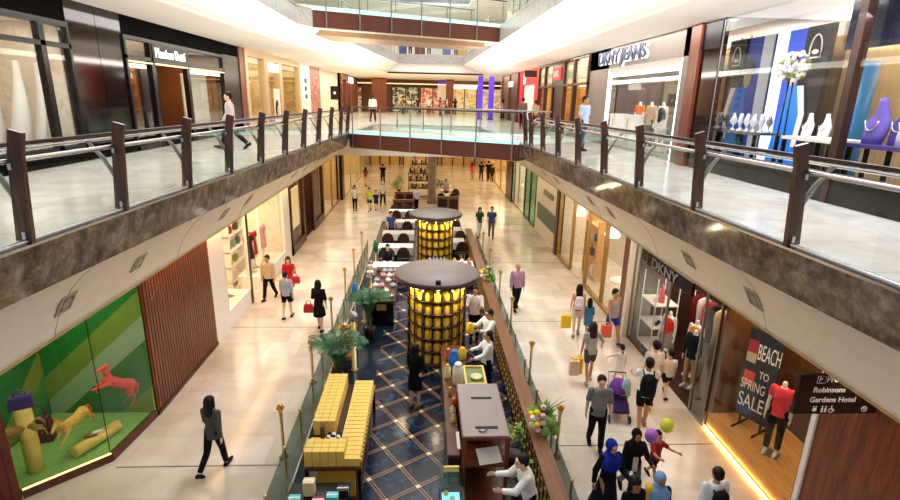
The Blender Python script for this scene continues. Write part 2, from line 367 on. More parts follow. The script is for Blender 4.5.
# ------------------------------------------------------------------ recessed downlights in the coves
def downlight(side, y, prof, label):
    p = prof(y); (xa, za), (xb, zb) = p[3], p[5]; xm, zm = p[4]
    u = Vector((side*(xb-xa), 0, zb-za)).normalized(); n = Vector((-u.z*side, 0, u.x*side)); n = n if n.x*side < 0 else -n
    o = thing('recessed_downlight', label, 'downlight', (side*xm, y, zm)); w = Vector((0, 1, 0))
    c = n*.012
    def q(mb, a, b, d, e, t):
        P = [u*a+w*d, u*b+w*d, u*b+w*e, u*a+w*e]; mb.add([v+c for v in P]+[v+c+n*t for v in P], [(3, 2, 1, 0), (4, 5, 6, 7), (0, 1, 5, 4), (1, 2, 6, 5), (2, 3, 7, 6), (3, 0, 4, 7)])
    mb = MB(); q(mb, -.17, .17, -.17, -.12, .02); q(mb, -.17, .17, .12, .17, .02); q(mb, -.17, -.12, -.12, .12, .02); q(mb, .12, .17, -.12, .12, .02)
    mb.build('frame', mat('taupe_frame', (176, 158, 132), .6), o)
    mb = MB(); q(mb, -.12, .12, -.12, .12, .004); mb.build('recess', mat('recess_shade', (120, 106, 88), .7), o)
    mb = MB(); rings = [circle(c+n*(.006+h), u, w, r, r, 14) for h, r in ((0, .1), (.012, .1), (.012, .07))]; mb.loft(rings); mb.build('lamp_ring', m_grey, o)
names_l = ['above the green display window', 'above the slatted wood wall', 'above the white shoe shop', 'second above the white shoe shop', 'above the dark bronze shop', 'second above the dark bronze shop', 'third above the dark bronze shop', 'above the gold shop at the back']
for y, n in zip((7.4, 9.4, 13.6, 15.5, 21, 23, 25.6, 27.4), names_l): downlight(-1, y, prof_l, 'square recessed downlight in left cream cove '+n)
names_r = ['above the mannequin window', 'above the clothes rail shop', 'above the wood pillar', 'above the gold framed shop', 'above the gold door frames', 'above the cream sign wall']
for y, n in zip((7.5, 9.6, 14, 15.8, 20, 22.2), names_r): downlight(1, y, prof_r, 'square recessed downlight in right cream cove '+n)
# ------------------------------------------------------------------ upper gallery balustrades
def balustrade(side, fx, posts, label):
    s = side; root = thing('glass_balustrade', label, 'balustrade', (0, 0, L2))
    for k, y in enumerate(posts):
        e = fx(y); mb = MB()
        # brown blade: a tapered board leaning a little over the void
        prof = [(e-s*.05, -.04), (e-s*.12, .9), (e-s*.17, 1.16), (e-s*.03, 1.2), (e+s*.03, .9), (e+s*.12, -.04)]
        mb.prism([(x, y-.03, z) for x, z in prof], (0, .06, 0)); b = mb.build('blade_post', m_blade, root)
        mb = MB().tube([(e+s*.04, y+.06, .35), (e+s*.22, y+.06, .7), (e+s*.42, y+.06, .95)], [.035, .03, .022], 6); mb.build('bracket', m_grey, b)
        [MB().box(e-s*.01, e+s*.03, y-.05, y-.028, za, za+.08).build('clamp', m_steel, b) for za in (.78, .02)]
    for a, b in zip(posts[:-1], posts[1:]):
        ea, eb = fx(a), fx(b)
        MB().slab((ea, a+.05), (eb, b-.05), .018, .0, .86).build('glass_panel', m_grail, root)
    ys = [posts[0]+(posts[-1]-posts[0])*i/14 for i in range(15)]
    MB().tube([(fx(y), y, .87) for y in ys], .028, 8).build('top_tube', m_steel, root)
    MB().tube([(fx(y)-s*.01, y, .0) for y in ys], .022, 6).build('bottom_channel', m_steel, root)
    mb = MB()
    rows = [[Vector((fx(y)+s*dx, y, z)) for dx, z in ((.39, .965), (.39, 1.01), (.46, 1.01), (.46, .965))] for y in ys]
    mb.loft(rows, smooth=False); h = mb.build('handrail', m_darkwood, root)
    MB().tube([(fx(y)+s*.4, y, .935) for y in ys], .025, 6).build('handrail_tube', m_steel, h)
    return root
balustrade(-1, xl, [.2, 2.05, 3.9, 5.78, 7.55, 9.5, 11.35, 13.3, 15.3, 17.3, 19.3, 21.3, 23.3, 24.9], 'left gallery glass balustrade with brown blade posts and steel tube')
balustrade(1, xr, [-.2, 1.8, 3.85, 5.9, 8.05, 10.2, 12.1, 14.0, 15.9, 17.7, 19.4, 20.3], 'right gallery glass balustrade with brown blade posts and steel tube')
# ------------------------------------------------------------------ footbridges
def bridge(label, a, b, width, zb, zt, posts, beam, lit):
    """a, b: plan ends of the near edge"""
    a, b = Vector((a[0], a[1], 0)), Vector((b[0], b[1], 0)); d = (b-a); L = d.length; d.normalize(); n = Vector((-d.y, d.x, 0))
    rz = math.atan2(d.y, d.x); root = thing('footbridge', label, 'footbridge', (a.x, a.y, zb), rz); H = zt-zb
    MB().box(0, L, 0, .12, 0, H-.14).build('near_fascia', m_brown, root)
    MB().box(0, L, width-.12, width, 0, H-.14).build('far_fascia', m_brown, root)
    MB().box(0, L, .12, width-.12, .1, H-.02).build('deck', m_floor2, root)
    MB().box(0, L, .05, width-.05, -.03, 0).build('soffit', m_cream, root)
    if beam: MB().box(.7, L-.9, .5, width-.4, -.24, -.03).build('lower_beam', mat('beam_taupe', (172, 140, 108), .6), root)
    for w, nm in ((-.02, 'near'), (width-.06, 'far')):
        MB().box(0, L, w, w+.08, H-.13, H+.03).build('lit_glass_edge', lit, root)
        MB().box(0, L, w+.03, w+.05, H+.03, H+1.0).build('glass_panel', m_grail, root)
        for k in range(posts+1):
            x = .25+(L-.5)*k/posts
            mb = MB().box(x-.025, x+.025, w-.06, w-.02, -.02 if nm == 'near' else H-.1, H+.1).box(x-.02, x+.02, w-.05, w-.01, H+.1, H+1.05); mb.build('post', m_grey, root)
        MB().tube([(0, w+.06, H+1.08), (L, w+.06, H+1.08)], .035, 8).build('handrail', m_darkwood if nm == 'near' else m_grey, root)
    return root
bridge('lower footbridge with brown fascia and lit glass edge crossing the void', (-3.5, 25.32), (3.72, 20.66), 3.6, 4.78, 5.55, 5, False, m_gcyan)
bridge('upper footbridge with brown fascia overhead, seen from below', (-5.7, 23.3), (4.05, 27.8), 3.2, 9.85, 10.65, 7, True, m_gcyan)
# third level rails
def rail3(pts, label):
    root = thing('glass_railing', label, 'railing', (0, 0, 10.58))
    for a, b in zip(pts[:-1], pts[1:]):
        n = max(1, round(math.dist(a, b)/1.6))
        for i in range(n):
            p = [a[k]+(b[k]-a[k])*i/n for k in (0, 1)]; q = [a[k]+(b[k]-a[k])*(i+1)/n for k in (0, 1)]
            MB().slab(p, q, .016, .02, .95).build('glass_panel', m_grail, root)
            MB().box(p[0]-.02, p[0]+.02, p[1]-.02, p[1]+.02, 0, 1.05).build('post', m_grey, root)
    MB().tube([(p[0], p[1], 1.06) for p in pts], .03, 6).build('handrail', m_steel, root)
rail3([(e3r(y)+.05, y) for y in (14, 20, 26)], 'upper right gallery glass railing in front of the overhead footbridge')
rail3([(e3r(y)+.05, y) for y in (32, 38, 44, 46.4)], 'upper right gallery glass railing beyond the overhead footbridge')
rail3([(e3l(y)-.05, y) for y in (14, 18, 22)], 'upper left gallery glass railing in front of the overhead footbridge')
rail3([(e3l(y)-.05, y) for y in (28.5, 34, 40, 46.4)], 'upper left gallery glass railing beyond the overhead footbridge')
rail3([(-2.2, 46.6), (3.4, 46.6)], 'far end gallery glass railing on the top level')
for i, (x, w, c, l) in enumerate(((-1.9, .7, (88, 92, 150), 'violet'), (-.4, .9, (120, 84, 60), 'brown'), (1.0, .8, (226, 230, 236), 'white'), (2.0, .7, (110, 140, 200), 'blue'), (3.3, .9, (222, 186, 110), 'amber'))):
    o = thing('display_board', l+' display board behind the far top level railing', 'display board', (x, 49.5, 10.6), 0, 'panels on the far top level')
    MB().box(-w/2, w/2, -.05, .05, .1, 1.9).build('board', mat('panel_'+l, c, .5), o); MB().box(-w/2, w/2, -.12, .12, 0, .1).build('foot', m_grey, o)
# ------------------------------------------------------------------ shop rooms and fronts
def room(side, X, y0, y1, z0, z1, depth, mats):
    s = side; mb = MB()
    mb.box(X+s*depth, X+s*(depth+.1), y0, y1, z0, z1)
    struct('floor', MB().box(X, X+s*depth, y0, y1, z0+.002, z0+.03), mats[1]); struct('ceiling', MB().box(X, X+s*depth, y0, y1, z1-.06, z1), mats[2])
    mb.box(X+s*.12, X+s*depth, y0, y0+.06, z0, z1).box(X+s*.12, X+s*depth, y1-.06, y1, z0, z1)
    o = struct('wall_left' if s < 0 else 'wall_right', mb, mats[0]); return o
def shoplight(side, X, y0, y1, z, depth, e, col=(255, 232, 196)):
    area('shop_light', (X+side*depth/2, (y0+y1)/2, z), depth*.7, (y1-y0)*.85, e, col)
def front(label, X, ys, z0, z1, fm, w=.05, d=.1, transom=None, skip=(), head=.12, sill=.08, gm=None, cat='shopfront', rz=0, mull=None):
    root = thing('shopfront', label, cat, (X, ys[0], z0), rz); H = z1-z0; y = [v-ys[0] for v in ys]
    mb = MB().box(-d/2, d/2, 0, y[-1], H-head, H)
    if sill:
        for i in range(len(y)-1):
            if i not in skip: mb.box(-d/2, d/2, y[i], y[i+1], 0, sill)
    for i, v in enumerate(y): mb.box(-d/2, d/2, max(0, v-w), min(y[-1], v+w), 0, H-head)
    if transom: mb.box(-d/2, d/2, 0, y[-1], transom-.05, transom+.05)
    mb.build('frame', fm, root)
    for i in range(len(y)-1):
        if i in skip: continue
        MB().box(-.008, .008, y[i]+w, y[i+1]-w, sill, H-head).build('pane', gm or m_gshop, root)
    return root
def pillar(label, x0, x1, y0, y1, z0, z1, m, cat='pillar', kind=None):
    return tag(MB().box(x0, x1, y0, y1, z0, z1).build('pillar', m), label, cat, None, 'structure')
def fluted(name, a, b, z0, z1, m, pitch=.09, label=None):
    """wood slat wall from plan point a to b"""
    a, b = Vector((a[0], a[1], 0)), Vector((b[0], b[1], 0)); d = b-a; L = d.length; d.normalize(); n = Vector((-d.y, d.x, 0)); mb = MB()
    mb.slab(a, b, .06, z0, z1); k = int(L/pitch)
    for i in range(k):
        p = a+d*(pitch*(i+.08)); q = a+d*(pitch*(i+.84)); o = n*.03
        mb.slab(p+o, q+o, .04, z0+.05, z1)
    return tag(mb.build(name, m), label, kind='structure')
SW = [m_white, m_floor2, m_ceil]
# ---- lower left ----------------------------------------------------
fluted('wall_left', (-6.05, 14.3), (-6.05, 10.75), 0, 3.62, m_redwood, .125)
fluted('wall_left', (-7.2, 8.16), (-8.6, 6.75), 0, 3.62, mat('red_slat', (110, 40, 24), .4), .13)
mb = MB().box(-6.1, -5.98, 10.72, 14.3, 0, .1); struct('baseboard_left', mb, m_darkwood)
m_green = stripes('green_stripes', [(24, 110, 40), (24, 110, 40), (130, 140, 44), (60, 140, 50)], .42, rad(-48), axis=('Y', 'Z'))
mb = MB().box(-8.4, -8.3, 6.9, 11, 0, 3.62).mi(1).box(-8.3, -6.05, 10.66, 10.72, 0, 3.62).mi(0); mb.slab((-8.3, 7.1), (-7.3, 8.1), .05, 0, 3.62)
struct('wall_left', mb, [m_green, stripes('green_stripes_end', [(30, 122, 46), (120, 150, 52), (150, 180, 140), (34, 120, 48)], .42, rad(-48), axis=('X', 'Z'))])
o = thing('display_plinth', 'low green display floor with brown edge in left corner window', 'plinth')
MB().prism([(-8.24, 7.3, .01), (-7.22, 8.26, .01), (-6.24, 9.22, .01), (-6.1, 10.6, .01), (-8.24, 10.6, .01)], (0, 0, .15)).build('platform', mat('display_green', (128, 178, 88), .5), o)
mb = MB(); mb.slab((-7.17, 8.17), (-6.17, 9.16), .06, .0, .17); mb.slab((-6.17, 9.16), (-6.03, 10.68), .06, .0, .17); mb.build('edge', m_brown, o)
MB().slab((-7.17, 8.17), (-6.17, 9.16), .064, .17, .178).build('light_strip', m_warmsoft, o)
root = thing('display_window', 'cornered glass of green display window beside wood slat wall', 'window')
MB().slab((-7.16, 8.2), (-6.2, 9.17), .016, .17, 3.6).build('pane', m_gshop, root); MB().slab((-6.18, 9.19), (-6.05, 10.68), .016, .17, 3.6).build('pane', m_gshop, root)
MB().box(-6.2, -6.188, 9.17, 9.182, .18, 3.6).build('glass_joint', m_black, root); area('window_lamps', (-7.2, 9.0, 3.5), 1.6, 2.6, 48, (255, 244, 214))
pillar('white pillar between slatted wood wall and shoe shop', -6.3, -6.0, 14.3, 15.35, 0, 3.62, m_white)
pillar('white pillar between shoe shop and dark bronze shop', -6.35, -6.0, 22.3, 23.3, 0, 3.62, m_white)
room(-1, -6.05, 15.35, 22.3, 0, 3.62, 2.6, [mat('shop_cream', (246, 232, 206), .6), m_floor, m_ceil]); shoplight(-1, -6.05, 15.4, 22.2, 3.5, 2.4, 170, (255, 226, 186))
o = front('white shoe shop window with low plinth left of its open entrance', -6.05, [15.38, 17.5], .55, 3.62, m_white, sill=.02, w=.03)
MB().box(-.9, .04, 0, 2.1, -.55, 0).build('plinth', m_white, o)
pillar('slim black post beside the shoe shop entrance', -6.1, -5.98, 17.5, 17.66, 0, 3.62, m_black)
o = front('white fashion shop window with pale plinth right of its open entrance', -6.05, [18.9, 22.28], .5, 3.62, m_white, sill=.02, w=.03)
MB().box(-.9, .04, 0, 3.35, -.5, 0).build('plinth', m_white, o)
room(-1, -6.05, 23.3, 31, 0, 3.62, 2.2, [mat('dim_brown', (74, 40, 24), .5), m_darkwood, m_ceil]); shoplight(-1, -6.05, 24, 30.5, 3.5, 2, 110)
o = front('dark bronze shopfront with an open doorway on the lower left', -6.0, [23.3, 25.9, 28.2, 31], 0, 3.62, m_bronze, w=.16, d=.16, skip=(1,), head=.3, sill=.4)
MB().box(-.5, -.46, 3.3, 4.8, .05, 3.2).build('door_leaf', m_redwood, o); MB().box(-.16, -.11, .35, 2.3, 1.0, 2.9).build('lit_panel', lamp('cream_panel', (232, 206, 150), .55), o)
room(-1, -6.0, 31, 37, 0, 3.62, 2.2, [mat('gold_wall', (206, 170, 112), .5), m_floor, m_ceil]); shoplight(-1, -6, 31, 37, 3.5, 2, 90)
front('gold lit glass shopfront between bronze shop and black pillar', -5.95, [31, 34, 37], 0, 3.62, mat('pale_brass', (176, 142, 84), .35, metal=.5), w=.05)
pillar('black pillar at the far end of the gold shopfront', -6.2, -5.7, 37, 38, 0, 3.62, m_black)
room(-1, -5.85, 38, 50, 0, 3.62, 2.2, [mat('pale_gold', (222, 196, 140), .5), m_floor, m_ceil]); shoplight(-1, -5.9, 38, 50, 3.5, 2, 160)
front('cream and gold glass shopfront far along the left corridor', -5.8, [38, 42, 46, 50], 0, 3.62, mat('pale_frame', (196, 172, 130), .5), w=.06)
# ---- lower right ---------------------------------------------------
mb = MB().box(6.45, 6.6, -1, 7.1, 0, 3.62); struct('wall_right', mb, m_redwood)
mb = MB().box(6.41, 6.62, 7.1, 7.2, 0, 3.62); struct('trim_5', mb, m_white)
m_dkroom = [mat('dark_brown_wall', (66, 40, 26), .5), m_darkwood, m_ceil]
room(1, 6.45, 7.2, 10.1, 0, 3.62, 1.5, [mat('bronze_wall', (96, 62, 40), .4), m_oak, m_ceil]); shoplight(1, 6.45, 7.2, 10.1, 3.5, 1.3, 55, (255, 214, 150))
o = thing('display_platform', 'golden oak display platform glowing along its base beside dark wood wall', 'platform', (6.45, 7.22, 0))
MB().box(.02, 1.45, .06, 2.79, .1, .4).build('top', m_oak, o); MB().box(.08, 1.4, .08, 2.77, .031, .1).build('base', m_darkwood, o)
MB().box(-.015, .02, 0, 2.85, .03, .055).build('light_strip', lamp('plinth_lamp', (255, 222, 150), 3.5), o)
area('plinth_glow', (6.4, 8.65, .06), .05, 2.8, 16, (255, 206, 110), (0, rad(-75), 0))
front('tall glass of mannequin display window on the lower right', 6.45, [7.2, 10.1], .4, 3.62, m_bronze, w=.03, d=.05, sill=.0, head=.06)
room(1, 6.45, 10.1, 14.8, 0, 3.62, 3.2, m_dkroom); shoplight(1, 6.5, 10.2, 14.7, 3.5, 2.8, 130, (255, 236, 210))
front('clothing shop glass front with an open entrance beside the mannequin window', 6.45, [10.1, 10.75, 12.5, 14.8], 0, 3.62, m_grey, w=.025, d=.05, skip=(1,), head=.06, sill=.03)
MB_s = thing('hanging_shop_sign', 'black lettered hanging fascia sign above clothing shop entrance', 'sign', (6.28, 12.35, 2.95))
MB().box(-.03, .03, -1.25, 1.25, -.17, .17).build('board', m_black, MB_s)
text('DKNY', .36, m_steel, MB_s, (-.04, .95, -.13), (PI/2, 0, -PI/2), bold=.008, xs=1.5)
pillar('red brown wood pillar beside the clothing shop', 6.3, 6.6, 15.0, 15.4, 0, 3.62, m_redwood); pillar('cream pillar next to the red brown wood pillar', 6.3, 6.6, 14.8, 15.0, 0, 3.62, m_cream)
room(1, 6.45, 15.4, 23.9, 0, 3.62, 2.4, [mat('shop_tan', (216, 204, 184), .5), m_floor, m_ceil]); shoplight(1, 6.5, 15.5, 23.8, 3.5, 2.2, 190, (255, 240, 218))
o = front('gold framed glass shopfront on the right corridor with open middle bay', 6.45, [15.4, 17.4, 19.4, 21.5, 23.7], 0, 3.62, mat('pale_brass', (176, 142, 84), .35, metal=.5), w=.035, d=.14, skip=(2,), sill=.12)
MB().box(-.04, .1, 0, 4, -.0, .03).build('brass_threshold', m_brass, o)
pillar('dark brown post at the far end of the gold framed shopfront', 6.3, 6.6, 23.7, 24.1, 0, 3.62, m_darkwood)
mb = MB().box(6.45, 6.6, 24.1, 29.2, 0, 3.62); struct('wall_right', mb, m_cream)
o = thing('wall_window', 'small display window let into the cream wall right of the corridor', 'window', (6.45, 26.6, 1.25)); 
MB().box(-.05, 0, -2.0, 2.0, -.45, .45).build('frame', m_grey, o)
for i in range(3): MB().box(-.06, -.045, -1.9+i*1.28, -.72+i*1.28, -.38, .38).build('pane', glass('display_glass', (200, 214, 220), .3), o)
o = tag(MB().box(6.37, 6.45, 25.2, 27.2, 2.35, 2.6).build('wall_plaque', m_grey), 'grey letterless plaque on the cream wall above the small window', 'plaque')
front('green tinted glass shopfront beyond the cream wall', 6.45, [29.2, 30.9, 32.6], 0, 3.62, mat('green_frame', (60, 84, 74), .3, metal=.4), w=.06, gm=glass('green_glass', (176, 206, 196), .2))
room(1, 6.45, 29.2, 37, 0, 3.62, 2.2, [mat('shop_grey', (196, 196, 180), .5), m_floor, m_ceil]); shoplight(1, 6.5, 29.3, 36.9, 3.5, 2, 240)
front('clear glass shopfront with white display far along the right corridor', 6.45, [32.6, 34.8, 37], 0, 3.62, m_steel, w=.05)
pillar('dark pillar far along the right corridor', 6.3, 6.7, 37, 39.5, 0, 3.62, m_black)
room(1, 6.4, 39.5, 54, 0, 3.62, 2.2, [mat('gold_wall2', (222, 190, 130), .5), m_floor, m_ceil]); shoplight(1, 6.4, 39.6, 54, 3.5, 2, 350)
front('gold and cream glass shopfront at the far end of the right corridor', 6.4, [39.5, 43, 46.5, 50, 54], 0, 3.62, m_gold, w=.08)
# far lower shops
for i, (x0, x1, c, l) in enumerate(((-5.8, -2.6, (216, 170, 90), 'amber'), (-2.2, 1.5, (230, 200, 140), 'cream'), (2, 5.6, (206, 160, 100), 'tan'))):
    o = thing('shopfront', l+' lit shopfront on the far lower wall', 'shopfront', ((x0+x1)/2, 57.9, 0)); w = (x1-x0)/2
    MB().box(-w, w, -.06, .05, 0, 3).build('backdrop', mat('far_'+l, c, .5), o); MB().box(-w, w, -.16, .0, 3, 3.5).build('header', m_white, o)
    for k in range(4): MB().box(-w+k*2*w/3-.06, -w+k*2*w/3+.06, -.16, 0, 0, 3).build('mullion', m_bronze, o)
# ---- upper left shops ----------------------------------------------
XL = -8.0
def utop(z=8.5): return z
mb = MB().box(XL-.15, XL+.02, 8, 24.1, 8.55, L2T).box(XL-.1, XL+.06, 8, 24, L2, L2+.35); struct('wall_left', mb, mat('matte_black', (10, 9, 8), .8, spec=.02))
room(-1, XL-.02, 8.0, 12.9, L2, 8.6, 1.6, [mat('shell_white', (226, 214, 196), .6), m_white, m_ceil]); shoplight(-1, XL, 8, 12.9, 8.5, 1.5, 26, (255, 240, 220))
front('black framed show window with pale sail shapes at the far left', XL, [8.0, 10.0, 12.04, 12.95], L2+.3, 8.55, m_black, w=.08, d=.14, transom=2.24, sill=.1)
for i, (y, w) in enumerate(((11.15, .72), (11.95, .74), (12.55, .4))):
    o = thing('sail_display', 'pale curved sail display in far left window, %s' % ('first from the camera', 'second from the camera', 'behind the narrow pane')[i], 'display', (XL-.8, y, L2+.03), 0, 'sail displays')
    mb = MB(); rows = []
    for k in range(9):
        z = k/8*2.15; t = k/8; ww = w*(1-t**2*.9); rows.append([Vector((.22*math.sin(t*2), -ww/2+.1*t, z)), Vector((.22*math.sin(t*2)+.09, .1*t, z)), Vector((.22*math.sin(t*2), ww/2+.1*t, z)), Vector((.22*math.sin(t*2)-.05, .1*t, z))])
    mb.loft(rows).build('sail', m_white, o); MB().cb((0, 0, .02), (.4, w, .04)).build('base', m_grey, o)
o = thing('mirror_panel', 'dark polished panel wall reflecting the mall between shop windows', 'wall panel', (XL, 12.95, L2+.3))
MB().box(-.05, .03, 0, 1.1, 0, 3.25).build('panel', m_mirror, o); MB().box(-.05, .03, 1.12, 2.2, 0, 3.25).build('panel', m_mirror, o)
room(-1, XL-.02, 15.15, 22.4, L2, 8.6, 2.6, [mat('wine_wall', (120, 72, 40), .5), m_darkwood, m_ceil]); shoplight(-1, XL, 15.2, 22.3, 8.5, 2.2, 130, (255, 214, 150))
o = front('black framed clothing shopfront with white script sign over its door', XL, [15.15, 16.6, 18.95, 22.3], L2, 8.55, m_black, w=.1, d=.16, transom=2.5, skip=(1,), sill=.15, head=.1)
MB().box(-.06, .1, 1.45, 3.8, 2.42, 2.95).build('sign_board', m_black, o)
text('Massimo Dutti', .4, lamp('white_letters', (255, 255, 255), .8), o, (.115, 1.56, 2.58), (PI/2, 0, PI/2), bold=.0, xs=.84)
MB().box(-1.0, -.9, 2.6, 3.7, 0, 2.3).build('inner_partition', m_black, o)
for k in range(3): MB().box(-.04, .09, (.1, 1.55, 3.9)[k], (1.4, 3.75, 7.1)[k], 2.38, 2.41).build('light_strip', m_warmsoft, o)
o = tag(MB().box(-9.3, -9.2, 15.4, 16.3, L2+.03, 7.6).build('panel', mat('amber_panel', (222, 160, 60), .5)), 'amber display panel in window left of the script sign door', 'display panel')
o = tag(MB().box(-9.2, -9.1, 16.4, 17.0, L2+.03, 7.7).build('banner', m_red), 'dark red banner behind the script sign doorway', 'banner')
o = tag(MB().box(-8.5, -8.44, 19.6, 21.7, L2+.3, 7.75).build('screen', mat('grey_screen', (190, 190, 176), .6)), 'pale grey screen in window right of script sign', 'screen')
pillar('black pillar right of the script sign shop', XL-.3, XL+.06, 22.3, 24.1, L2, 8.6, m_black); pillar('brown wood pillar before the gold windows', XL-.3, XL+.1, 24.1, 24.75, L2, L2T, m_redwood)
room(-1, XL-.02, 24.75, 35.4, L2, L2T, 1.6, [mat('gold_mesh_wall', (200, 174, 122), .5, var=.25, scale=3), m_floor, m_ceil]); shoplight(-1, XL, 24.8, 35.3, 8.9, 1.4, 95, (255, 220, 150))
m_champ = mat('champagne_frame', (206, 178, 134), .4, var=.05)
o = front('champagne framed boutique with gold mesh windows and white sign', XL, [24.75, 27.85, 30.6, 35.3], L2, L2T, m_champ, w=.3, d=.3, head=.3, sill=.2)
MB().box(-.1, .12, 3.2, 5.8, 2.75, 3.15).build('sign_board', lamp('white_sign', (255, 250, 240), 1.6), o)
o = thing('face_poster', 'small black and white portrait poster in the champagne boutique doorway', 'poster', (XL+.19, 29.3, L2+.1)); MB().box(-.02, .02, -.55, .55, -.095, 1.8).build('panel', m_white, o); 
mb = MB().ell((.02, -.1, .75), (.012, .38, .5), 12, 8); mb.build('hair_shape', m_black, o); MB().ell((.03, .08, .62), (.012, .22, .34), 12, 8).build('face_shape', mat('poster_skin', (226, 200, 180), .6), o)
mb = MB().box(XL-.2, XL+.1, 35.4, 38.4, L2, L2T); struct('wall_left', mb, m_white)
o = thing('wall_sign', 'blue vertical lettering strokes on the white upper left wall', 'sign', (XL+.12, 36.9, 7.9))
for k in range(3): MB().box(0, .04, -.3+.05*k, .25, -.5*k, -.5*k+.28).build('stroke', mat('sign_blue', (70, 96, 160), .5), o)
mb = MB().box(XL-.2, XL+.1, 38.4, 42, L2, L2T); struct('wall_left', mb, stone('pink_mosaic', [(.35, (70, 36, 36)), (.5, (190, 110, 100)), (.62, (236, 206, 190))], 6, .4))
mb = MB().box(XL-.2, XL+.1, 42, 48.6, L2, L2T); struct('wall_left', mb, m_cream)
o = thing('lightbox_sign', 'small black square sign projecting from the cream upper wall', 'sign', (XL+.45, 46.6, 7.35)); MB().box(-.35, .35, -.06, .06, -.55, .55).build('box', m_black, o); MB().ell((0, -.065, 0), (.12, .01, .12), 10, 6).build('emblem', m_white, o)
XM = -7.4
room(-1, XM, 48.6, 60, L2, L2T, 1.2, [mat('shop_rose', (150, 96, 70), .5), m_floor, m_ceil]); shoplight(-1, XM, 48.6, 60, 8.9, 1.2, 260, (255, 226, 190))
o = front('brown framed fashion shop with white sign far along upper left gallery', XM, [48.6, 51.5, 54.5, 57.5, 60], L2, L2T, mat('brown_frame', (104, 56, 34), .4), w=.12, d=.3, head=.5)
MB().box(.12, .2, 4.4, 7.6, 2.85, 3.4).build('sign_board', lamp('white_sign', (255, 250, 240), 1.6), o)
mb = MB().box(XM-.2, XM, 48.5, 48.6, L2, L2T).box(XM-.6, XM, 48.5, 48.6, L2, L2T); struct('wall_left', mb, m_cream)
# ---- upper right shops ---------------------------------------------
XR = 7.0
pillar('brown wood pillar between grey stone shop and bridal window', XR-.1, XR+.4, 13.7, 14.2, L2, L2T, m_redwood)
o = thing('mirror_panel', 'narrow black mirror panel beside the bridal display window', 'wall panel', (XR, 12.85, L2)); MB().box(-.02, .1, 0, .85, 0, 3.5).build('panel', m_mirror, o); MB().box(-.04, .0, 0, .85, 2.9, 3.5).build('header', m_black, o)
m_greystone = mat('grey_stone', (124, 112, 100), .5, var=.08, scale=2.5)
mb = MB().box(XR, XR+.35, 20.6, 22.95, L2, L2T).box(XR, XR+.35, 14.2, 14.7, L2, L2T).box(XR, XR+.35, 14.2, 22.95, 8.33, L2T); struct('wall_right', mb, m_greystone)
room(1, XR+.3, 14.6, 20.7, L2, 8.4, 3.0, [mat('jeans_wall', (92, 80, 72), .5), mat('jeans_floor', (150, 140, 130), .3), m_ceil]); shoplight(1, XR+.3, 14.7, 20.6, 8.3, 2.6, 190, (244, 246, 255))
o = thing('shop_fascia_sign', 'dark blue letters with white halo on the grey stone fascia', 'sign', (XR-.03, 21.65, 8.5))
text('DKNY JEANS', .62, lamp('halo_white', (240, 244, 255), 1.6), o, (-.005, .02, -.03), (PI/2, 0, -PI/2), name='halo', bold=.012, ext=.008, xs=1.33)
text('DKNY JEANS', .60, mat('letter_navy', (22, 28, 70), .4), o, (-.07, 0, 0), (PI/2, 0, -PI/2), bold=.016, ext=.02, xs=1.33)
o = front('bright glass entrance of the grey stone jeans shop', XR+.06, [14.7, 20.6], L2, 8.33, m_steel, w=.06, d=.1, head=.25, sill=.05)
MB().box(-.06, .06, .0, .08, 0, 2.8).build('light_strip', m_cool, o); MB().box(-.06, .06, 5.82, 5.9, 0, 2.8).build('light_strip', m_cool, o); MB().box(.06, .12, .1, 5.8, 2.5, 2.75).build('light_strip', m_cool, o)
room(1, XR+.1, 22.95, 32.9, L2, L2T, 2.2, [mat('levis_gold', (204, 168, 104), .5, var=.3, scale=2), m_oak, m_ceil]); shoplight(1, XR, 23, 32.8, 8.9, 2, 260, (255, 218, 150))
m_levfr = mat('dark_brown_frame', (70, 40, 24), .4)
o = front('dark brown framed shopfront with red sign and warm gold interior', XR, [22.95, 25.2, 27.0, 29.2, 31.2, 32.9], L2, L2T, m_levfr, w=.1, d=.2, transom=2.35, skip=(2,), head=.1, sill=.2)
MB().box(-.1, .05, 4.15, 6.2, 2.4, 3.45).build('sign_board', m_black, o)
for ya, yb in ((.1, 2.15), (2.35, 3.95), (6.35, 8.15), (8.35, 9.85)): MB().box(.03, .07, ya, yb, 2.42, 3.38).build('upper_panel', mat('transom_pale', (196, 186, 156), .5), o)
MB().box(-.16, -.1, 4.4, 5.9, 2.65, 3.25).build('red_tab', lamp('red_sign', (226, 40, 50), .9), o)
text("LEVI'S", .42, m_white, o, (-.17, 5.84, 2.8), (PI/2, 0, -PI/2), bold=.012)
MB().box(-.02, .06, 4.2, 6.2, .0, 2.3).build('door_recess', m_darkwood, o)
o = thing('red_shopfront', 'red fronted shop with white poster window on upper right gallery', 'shopfront', (XR, 33.0, L2))
MB().box(-.05, .3, 0, 1.2, 0, 3.5).build('red_pier', m_red, o); MB().box(-.05, .3, 5.4, 6.6, 0, 3.5).build('red_pier', m_red, o); MB().box(-.05, .3, 1.2, 5.4, 2.6, 3.5).build('red_header', m_red, o)
MB().box(.1, .2, 1.2, 5.4, .2, 2.6).build('poster_window', stone('poster_mix', [(.3, (120, 190, 190)), (.45, (240, 244, 240)), (.6, (235, 235, 225)), (.75, (200, 90, 70))], 1.6, .5), o)
MB().box(-.1, -.05, 4.2, 4.9, 2.65, 3.3).build('white_mark', m_white, o)
o = thing('dark_shopfront', 'dark brown shopfront with small white sign beyond the red shop', 'shopfront', (XR, 39.7, L2))
MB().box(-.1, .3, 0, 9, 0, 3.5).build('panel', m_darkwood, o); MB().box(-.16, -.1, 2.6, 4.6, 2.6, 3.0).build('sign_board', lamp('white_sign', (255, 250, 240), 1.6), o)
